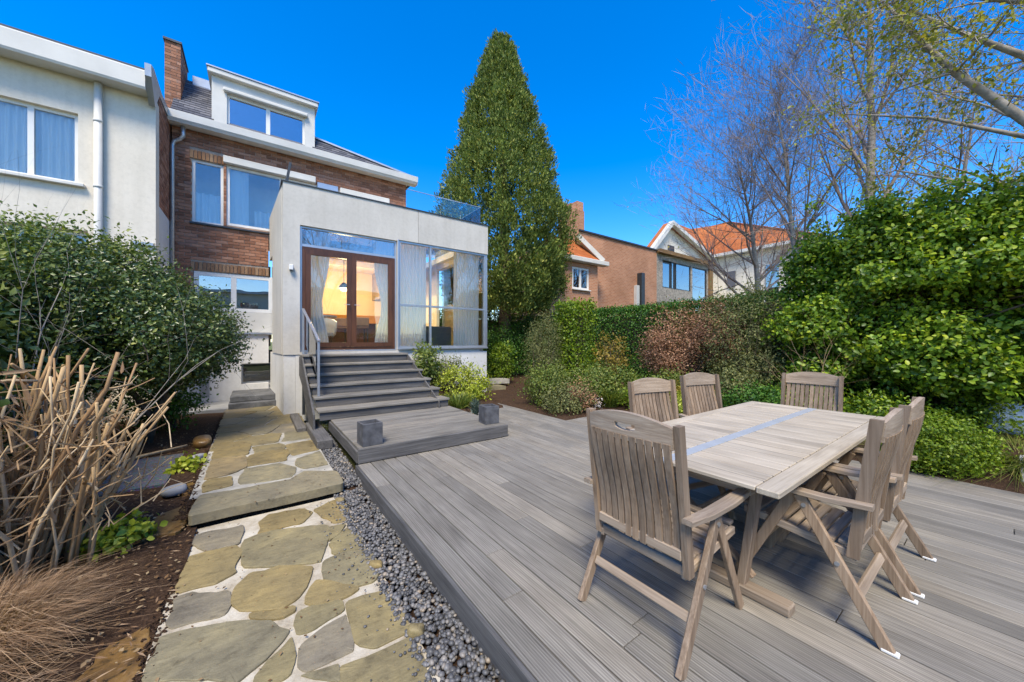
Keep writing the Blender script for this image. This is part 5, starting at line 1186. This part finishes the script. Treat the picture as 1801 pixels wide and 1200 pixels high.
# big leafy hedge at right
gh = np.random.default_rng(91)
HE = [((9.35, .9, 1.75), (.65, 1.4, 1.5)), ((9.45, 1.95, 2.1), (.7, .95, 1.6)), ((9.4, -.6, 1.8), (.65, 1.3, 1.5)), ((9.5, 1.3, 2.95), (.8, 1.1, .7)), ((9.5, 0, 2.9), (.8, 1.2, .75)), ((9.4, -2.2, 2.0), (.9, 1.2, 1.7)), ((9.6, 2.3, 2.8), (.7, .55, .8))]
for _ in range(34):
    yy = gh.uniform(-2.4, 2.55); zz = gh.uniform(.7, 3.35); HE.append(((8.55+gh.uniform(-.28, .25)+.35*max(0, zz-2.2), yy, zz), (gh.uniform(.25, .45), gh.uniform(.26, .55), gh.uniform(.16, .34))))
for _ in range(12): HE.append(((9.2+gh.uniform(-.4, .5), gh.uniform(-2.2, 2.5), gh.uniform(3.3, 3.75)), (gh.uniform(.18, .3), gh.uniform(.18, .3), gh.uniform(.2, .42))))
stem_tree((9.3, 1.2, .1), HE,
  [([(9.3, 1.2, .0), (9.3, 1.2, .6), (9.25, 1.1, 1.4)], [.08, .06, .05]), ([(9.4, 0, .0), (9.3, 0, .8), (9.35, 0, 1.6)], [.07, .06, .04]), ([(9.2, 2.2, .0), (9.25, 2.2, .8), (9.3, 2.2, 1.8)], [.06, .05, .04])], 504, LEAF['laurel'], 'tall leafy bright green hedge beyond the table', 'leafy_hedge', 'hedge', 2900, 44, .085, .074, .36, detail=True, lump=.12, up=.7, inner=.1, zmin=.55)
twig_spray('bare_shrub', 'thin pale bare stems rising before the leafy hedge', (7.9, 1.9, .06), 505, 6, 1.3, .010, M['cane'], .35, 1, 2)
# box shrub
bush('box_shrub', 'low round bright green box shrub at the deck edge', 'shrub', (6.18, .45, .0), [((6.2, .42, .28), (.36, .34, .33)), ((6.12, .62, .25), (.32, .28, .30))], LEAF['box'], 506, 330, 46, .05, .03, .36, .15, twigs=8, lump=.06)
grass_clump('meadow_grass', 'sunlit yellowish rough grass behind the box shrub', (7.6, -.1, .03), 5000, 1.3, .16, LEAF['grass'], 507, .004, .6)
bush('green_perennials', 'small bright green plant beside the pale boulder', 'plant', (8.9, .25, .07), [((8.9, .25, .3), (.45, .4, .3))], LEAF['box'], 508, 80, 30, .07, .05, .3)
k = NT('pale_blue_stone'); n_ = k.noise(k.co(), 4, 4); M['palestone'] = k.done(k.pbr(k.ramp(n_, [(.3, (.52, .60, .70)), (.7, (.68, .74, .80))]), .7, None, 0, .3))
rock('boulder', 'smooth pale blue boulder at the foot of the leafy hedge', 'boulder', (9.0, -.02, .10), (.10, .22, .26), M['palestone'], 54)
tag(MB().cbox(6.25, 7.6, -.75, -.08, .02, .06, .01).build('paving_slab', M['paving']), 'grey stone slab beside the box shrub', 'slab')
# ---- conifer
def conifer():
    base = (8.15, 11.8, .05); b = np.array(base); g = np.random.default_rng(601)
    t = thing('conifer_tree', 'tall dense cone shaped conifer behind the grey extension', 'tree', base)
    zz = np.array([2.55, 3.2, 4.3, 5.6, 7.0, 8.4, 9.8, 11.0, 12.0, 12.7, 13.1]); rr = np.array([1.6, 2.15, 2.42, 2.45, 2.2, 1.78, 1.32, .9, .54, .26, .06])
    nt_ = 2600; z = 2.55+10.5*(g.random(nt_)**1.25); a = g.random(nt_)*6.283; R_ = np.interp(z, zz, rr); fac = np.where(g.random(nt_) < .2, g.uniform(.4, .85, nt_), g.normal(.96, .07, nt_))
    bz = 2.6+10.2*g.random(190)**1.2; ba = g.random(190)*6.283; bd = np.min(np.hypot((z[:, None]-bz[None])/.75, np.angle(np.exp(1j*(a[:, None]-ba[None])))*R_[:, None]/.42), 1); lob = 1.06-.17*np.clip(bd, 0, 1.6)**1.3
    cx = np.stack([b[0]+np.cos(a)*R_*fac*lob-.02*(z-2.5), b[1]+np.sin(a)*R_*fac*lob, z], 1); O = np.stack([np.cos(a), np.sin(a), np.full(nt_, .15)], 1)
    nl = 80; up = norm(O*.45+np.array([0, 0, 1.]))
    tl = g.uniform(.25, .62, (nt_, 1, 1)); s_ = g.random((nt_, nl, 1)); wd = (1-s_*.8)*.15
    P = cx[:, None, :]+up[:, None, :]*tl*s_+g.normal(size=(nt_, nl, 3))*wd
    A = up[:, None, :]*.9+g.normal(size=(nt_, nl, 3))*.45+O[:, None, :]*.25; N = O[:, None, :]+g.normal(size=(nt_, nl, 3))*.5
    P, A, N = P.reshape(-1, 3), A.reshape(-1, 3), N.reshape(-1, 3)
    leaves('crown', P, A, N, g.uniform(.06, .14, len(P)), .22, LEAF['conifer'], t, b, .15)
    MB().tube([b-np.array([0, 0, .1]), b+np.array([0, 0, 2.6]), b+np.array([-.1, 0, 8]), b+np.array([-.2, 0, 12.6])], [.27, .23, .14, .02], 10).build('trunk', M['bark'], t, smooth=True, origin=base)
conifer()
tag(MB().cbox(7.55, 8.2, 10.0, 10.06, .0, 2.3).build('shed_panel', M['ochre_post']), 'ochre wooden panel standing under the conifer', 'panel') if False else None
bush('small_shrub', 'bright green young shrub under the conifer', 'shrub', (6.5, 9.6, .05), [((6.5, 9.6, .75), (.35, .35, .6))], LEAF['box'], 602, 80, 34, .08, .07, .3)
bush('understorey', 'dark shrubs in the shade under the conifer', 'shrub', (7.2, 11.3, .05), [((6.6, 11.0, 1.0), (.6, .5, 1.0)), ((7.8, 11.0, 1.0), (.7, .6, 1.1)), ((9.0, 10.9, 1.2), (.7, .6, 1.2))], LEAF['hedge'], 603, 420, 40, .1, .06, .33)

# ---- bare trees
def bare_tree(label, base, top, seed, r0=.12, lean=(0, 0), spread=.5, nb=16, start=.25, lev=3, mat='bark_grey', leafmat=None, nlf=0, sub=4, blen=.36, Lf=.08, twigm=None, group=None, haze_n=1800):
    g = np.random.default_rng(seed); t = thing('bare_tree', label, 'tree', base, 0, group); b = np.array(base, float); trunk = MB(); tw = [[], []]; tips = []
    m = MB()
    H_ = top
    def grow(p, d, l, r, lv):
        k_ = 5 if lv >= 2 else 3; pts = [p]; rs = [r]; q = p.copy(); dd = d.copy()
        for i in range(k_):
            dd = dd+g.normal(size=3)*.09+np.array([0, 0, .05]); dd /= np.linalg.norm(dd); q = q+dd*l/k_; pts.append(q.copy()); rs.append(max(.0035, r*(1-.8*(i+1)/k_)))
            if lv > 0:
                for _ in range(sub if lv > 1 else sub):
                    if g.random() < .62:
                        nd = dd*.75+g.normal(size=3)*.5; nd[2] += .15; nd /= np.linalg.norm(nd); grow(q.copy(), nd, l*g.uniform(.32, .58), max(.0045, rs[-1]*.55), lv-1)
        if lv == 0: tips.append(q.copy())
        m.tube(pts, rs, 3 if r < .012 else 5, cap=False)
    q = b.copy(); q[2] -= .1; dd = np.array([lean[0], lean[1], 1.]); dd /= np.linalg.norm(dd); pts = [q.copy()]; rs = [r0]; ns_ = 14
    for i in range(ns_):
        dd = dd+g.normal(size=3)*.035+np.array([0, 0, .02]); dd /= np.linalg.norm(dd); q = q+dd*H_/ns_; pts.append(q.copy()); rs.append(max(.008, r0*(1-.94*(i+1)/ns_)))
    trunk.tube(pts, rs, 9)
    for i in range(nb):
        s_ = start+(1-start)*(i+g.random())/nb; j = s_*ns_; j0 = min(int(j), ns_-1); p = np.array(pts[j0])*(1-(j-j0))+np.array(pts[j0+1])*(j-j0)
        a = g.random()*6.283; d = np.array([math.cos(a)*spread, math.sin(a)*spread, .75]); d /= np.linalg.norm(d)
        grow(p, d, H_*blen*(1.15-.75*s_)*g.uniform(.8, 1.15), max(.012, rs[j0]*.5), lev-1)
    trunk.build('trunk', M[mat], t, smooth=True, origin=base); m.build('branches', twigm or M['twig'], t, origin=base, fix=False, smooth=True)
    T = np.array(tips); nh = haze_n; P = T[g.integers(len(T), size=nh)]+g.normal(size=(nh, 3))*.12
    dv = P-(b+np.array([0, 0, top*.45])); leaves('twigs', P, norm(dv)*.7+g.normal(size=(nh, 3))*.6+np.array([0, 0, .35]), g.normal(size=(nh, 3)), g.uniform(.3, .8, nh), .0085, M['twig'], t, b, 0)
    if leafmat is not None and nlf:
        T = np.array(tips); P = T[g.integers(len(T), size=nlf)]+g.normal(size=(nlf, 3))*.06
        leaves('foliage', P, g.normal(size=(nlf, 3)), g.normal(size=(nlf, 3))+np.array([0, 0, .5]), Lf*g.uniform(.6, 1.3, nlf), .32, leafmat, t, b)
    return t
bare_tree('bare grey tree leaning beside the orange roofed house', (17.2, 5.9, 0), 9.4, 701, .17, (-.08, .05), .95, 24, .27, 3, leafmat=LEAF['birch'], nlf=250, blen=.52, haze_n=5200)
bare_tree('bare slender tree rising behind the leafy hedge, next to the leaning tree', (14.6, 3.85, 0), 10.3, 702, .13, (0, .02), .6, 24, .26, 3, leafmat=LEAF['birch'], nlf=60, blen=.40, haze_n=4500)
bare_tree('tall bare pale trunked tree with a few yellow leaves', (13.2, 2.35, 0), 14.5, 703, .15, (0, 0), .5, 22, .28, 3, leafmat=LEAF['birch'], nlf=1300, blen=.34, haze_n=2600)
bare_tree('small forked bare tree behind the leafy hedge top', (12.6, .75, 0), 6.9, 704, .12, (0, .05), .8, 12, .45, 3, leafmat=LEAF['birch'], nlf=400, blen=.55, sub=3, haze_n=900)
bare_tree('crooked brown trunked tree behind the leafy hedge', (11.4, -.18, 0), 7.5, 705, .15, (.0, -.08), .8, 12, .42, 3, mat='bark', leafmat=LEAF['birch'], nlf=700, blen=.5, sub=3, haze_n=800)
# near tree at right whose limbs reach into the view
nt_ = thing('overhanging_tree', 'tree with yellow green leaves whose limbs overhang the hedge', 'tree', (9.6, -2.6, 0))
gt = np.random.default_rng(706); m = MB(); tips = []
def limb(p, d, l, r, lv, bend=(0, 0, 0)):
    k_ = 6 if lv >= 2 else 4; q = np.array(p, float); dd = np.array(d, float); pts = [q.copy()]; rs = [r]
    for i in range(k_):
        dd = dd+gt.normal(size=3)*.10+np.array(bend)/k_; dd /= np.linalg.norm(dd); q = q+dd*l/k_; pts.append(q.copy()); rs.append(max(.004, r*(1-.75*(i+1)/k_)))
        if lv > 0:
            for _ in range(2):
                if gt.random() < .55: nd = dd*.6+gt.normal(size=3)*.55; nd /= np.linalg.norm(nd); limb(q, nd, l*gt.uniform(.3, .5), max(.005, rs[-1]*.5), lv-1)
        if lv <= 1: tips.append(q.copy())
    m.tube(pts, rs, 4 if r < .015 else 8, cap=False)
MB().tube([(9.6, -2.6, -.1), (9.5, -2.3, 1.2), (9.3, -1.7, 2.4), (9.35, -1.6, 3.6), (9.5, -1.7, 5.2), (9.5, -1.6, 7.5)], [.26, .23, .2, .15, .10, .03], 10).build('trunk', M['bark'], nt_, smooth=True, origin=(9.6, -2.6, 0))
for pts, r0_ in (([(9.3, -1.7, 2.4), (8.95, -.8, 3.5), (8.6, -.14, 4.5), (8.35, .45, 5.4), (8.15, .8, 6.05), (8.0, 1.1, 6.7)], .085), ([(9.35, -1.6, 3.6), (8.9, -.9, 4.7), (8.5, -.2, 5.25), (8.2, .3, 5.75), (7.8, .9, 6.4)], .07), ([(9.5, -1.7, 5.2), (9.0, -.8, 5.7), (8.5, -.1, 6.1), (8.1, .4, 6.35), (7.6, .9, 6.6)], .06), ([(9.3, -1.7, 2.4), (9.4, -.7, 3.1), (9.5, .3, 4.0), (9.6, 1.2, 4.6)], .05), ([(9.35, -1.6, 3.6), (9.6, -.4, 4.4), (9.7, .8, 5.4), (9.6, 1.9, 6.0)], .05)):
    rr_ = [r0_*(1-.78*i/(len(pts)-1)) for i in range(len(pts))]; m.tube(pts, rr_, 8)
    for p, q, r in zip(pts[1:], pts[2:]+[pts[-1]], rr_[1:]):
        dd = np.array(q)-np.array(p); dd = dd/max(.01, np.linalg.norm(dd))
        for _ in range(2):
            nd = dd*.5+gt.normal(size=3)*.6; nd /= np.linalg.norm(nd); limb(p, nd, gt.uniform(.8, 1.7), max(.010, r*.35), 2)
m.build('branches', M['bark_grey'], nt_, origin=(9.6, -2.6, 0), fix=False, smooth=True)
T = np.array(tips); nlf = 7500; P = T[gt.integers(len(T), size=nlf)]+gt.normal(size=(nlf, 3))*.07
leaves('foliage', P, gt.normal(size=(nlf, 3))+np.array([0, 0, -.4]), gt.normal(size=(nlf, 3))+np.array([0, 0, .5]), gt.uniform(.04, .085, nlf), .3, LEAF['birch'], nt_, np.array((9.6, -2.6, 0)))


# ---- hedges and gardens behind
box_hedge('rear_hedge', 'dark hedge at the back of the garden under the conifer', 5.6, 12.6, 12.7, 13.5, .0, 2.6, LEAF['hedge'], 520, 16000, .09)
box_hedge('side_hedge', 'dark hedge standing close behind the leafy hedge', 10.45, 11.2, -9, 4.3, .0, 2.7, LEAF['hedge'], 521, 22000, .09)
# what the windows mirror: the garden end, a white house and a tree behind the camera
box_hedge('garden_end_hedge', 'hedge at the end of the garden opposite the house', -9, 12, -9.6, -8.8, -.3, 1.9, LEAF['hedge'], 522, 14000, .11)
op = thing('opposite_house', 'white flat roofed house facing the garden end', 'house', (2, -20, -.3))
MB().box(-6, 9, -26, -17, -.3, 5.6).build('wall', M['render_cream'], op)
MB().box(-6.3, 9.3, -26.3, -16.7, 5.602, 5.9).build('roof', M['zinc'], op)
for x in (-4, -1, 2.5, 5.5):
    for z in (.8, 3.4): MB().cbox(x, x+1.3, -17.0+.004, -16.94, z, z+1.4).build('window', M['glass_refl'], op)
bare_tree('bare tree at the garden end opposite the house', (4.5, -10.5, -.3), 9.5, 710, .16, (0, 0), .6, 16, .3, 3, blen=.4)

pn = thing('added_pendant_lamp', 'pendant lamp added to warm the room above the orange worktop', 'lamp', (2.3, 12.3, 3.2))  # lamp and point light added to brighten the room behind the doors
k = NT('added_lamp_glow'); e_ = k.n('ShaderNodeEmission'); e_.inputs[0].default_value = (1, .62, .25, 1); e_.inputs[1].default_value = 9; M['lit'] = k.done(e_.outputs[0])
MB().tube([(2.3, 12.3, 3.12), (2.3, 12.3, 3.2), (2.3, 12.3, 3.3)], [.16, .13, .04], 18).build('shade', M['steel_dark'], pn)
MB().tube([(2.3, 12.3, 3.04), (2.3, 12.3, 3.115)], [.08, .12], 16).build('bulb', M['lit'], pn, smooth=True)
MB().tube([(2.3, 12.3, 3.3), (2.3, 12.3, 4.02)], .008, 6).build('cord', M['steel_dark'], pn)
pl2 = bpy.data.objects.new('pendant_light', bpy.data.lights.new('pendant_light', 'POINT')); C.objects.link(pl2); pl2.parent = pn; pl2.location = (0, 0, -.25)
pl2.data.energy = 160; pl2.data.color = (1, .72, .38); pl2.data.shadow_soft_size = .12

# crumbs of soil along the path edge and stray pebbles on the stones and in the joints
ge = np.random.default_rng(88); n = 2200; Y_ = ge.uniform(1.2, 9.0, n); X_ = np.where(Y_ < 4.05, -.43, -.49)+ge.normal(size=n)*.022-.006
Z_ = np.where(Y_ < 4.05, -.160, -.05)+ge.uniform(-.006, .008, n)
pebbles('soil_crumbs', np.stack([X_, Y_, Z_], 1), ge.uniform(.004, .014, n), M['soil'], None, ge)
n = 130; Y_ = ge.uniform(1.5, 4.0, n); X_ = .68-np.abs(ge.normal(size=n))*.09
pebbles('stray_pebbles', np.stack([X_, Y_, np.full(n, -.144)], 1), ge.uniform(.003, .011, n), M['pebble'], None, ge)
n = 300; P = np.stack([ge.uniform(-.42, .7, n), ge.uniform(1.5, 8.5, n), np.zeros(n)], 1); P[:, 2] = np.where(P[:, 1] < 4.04, -.143, -.026)
leaves('path_debris', P, ge.normal(size=(n, 3))*np.array([1, 1, .05]), np.array([0, 0, 1.])+ge.normal(size=(n, 3))*.15, ge.uniform(.008, .028, n), .3, LEAF['litter'])
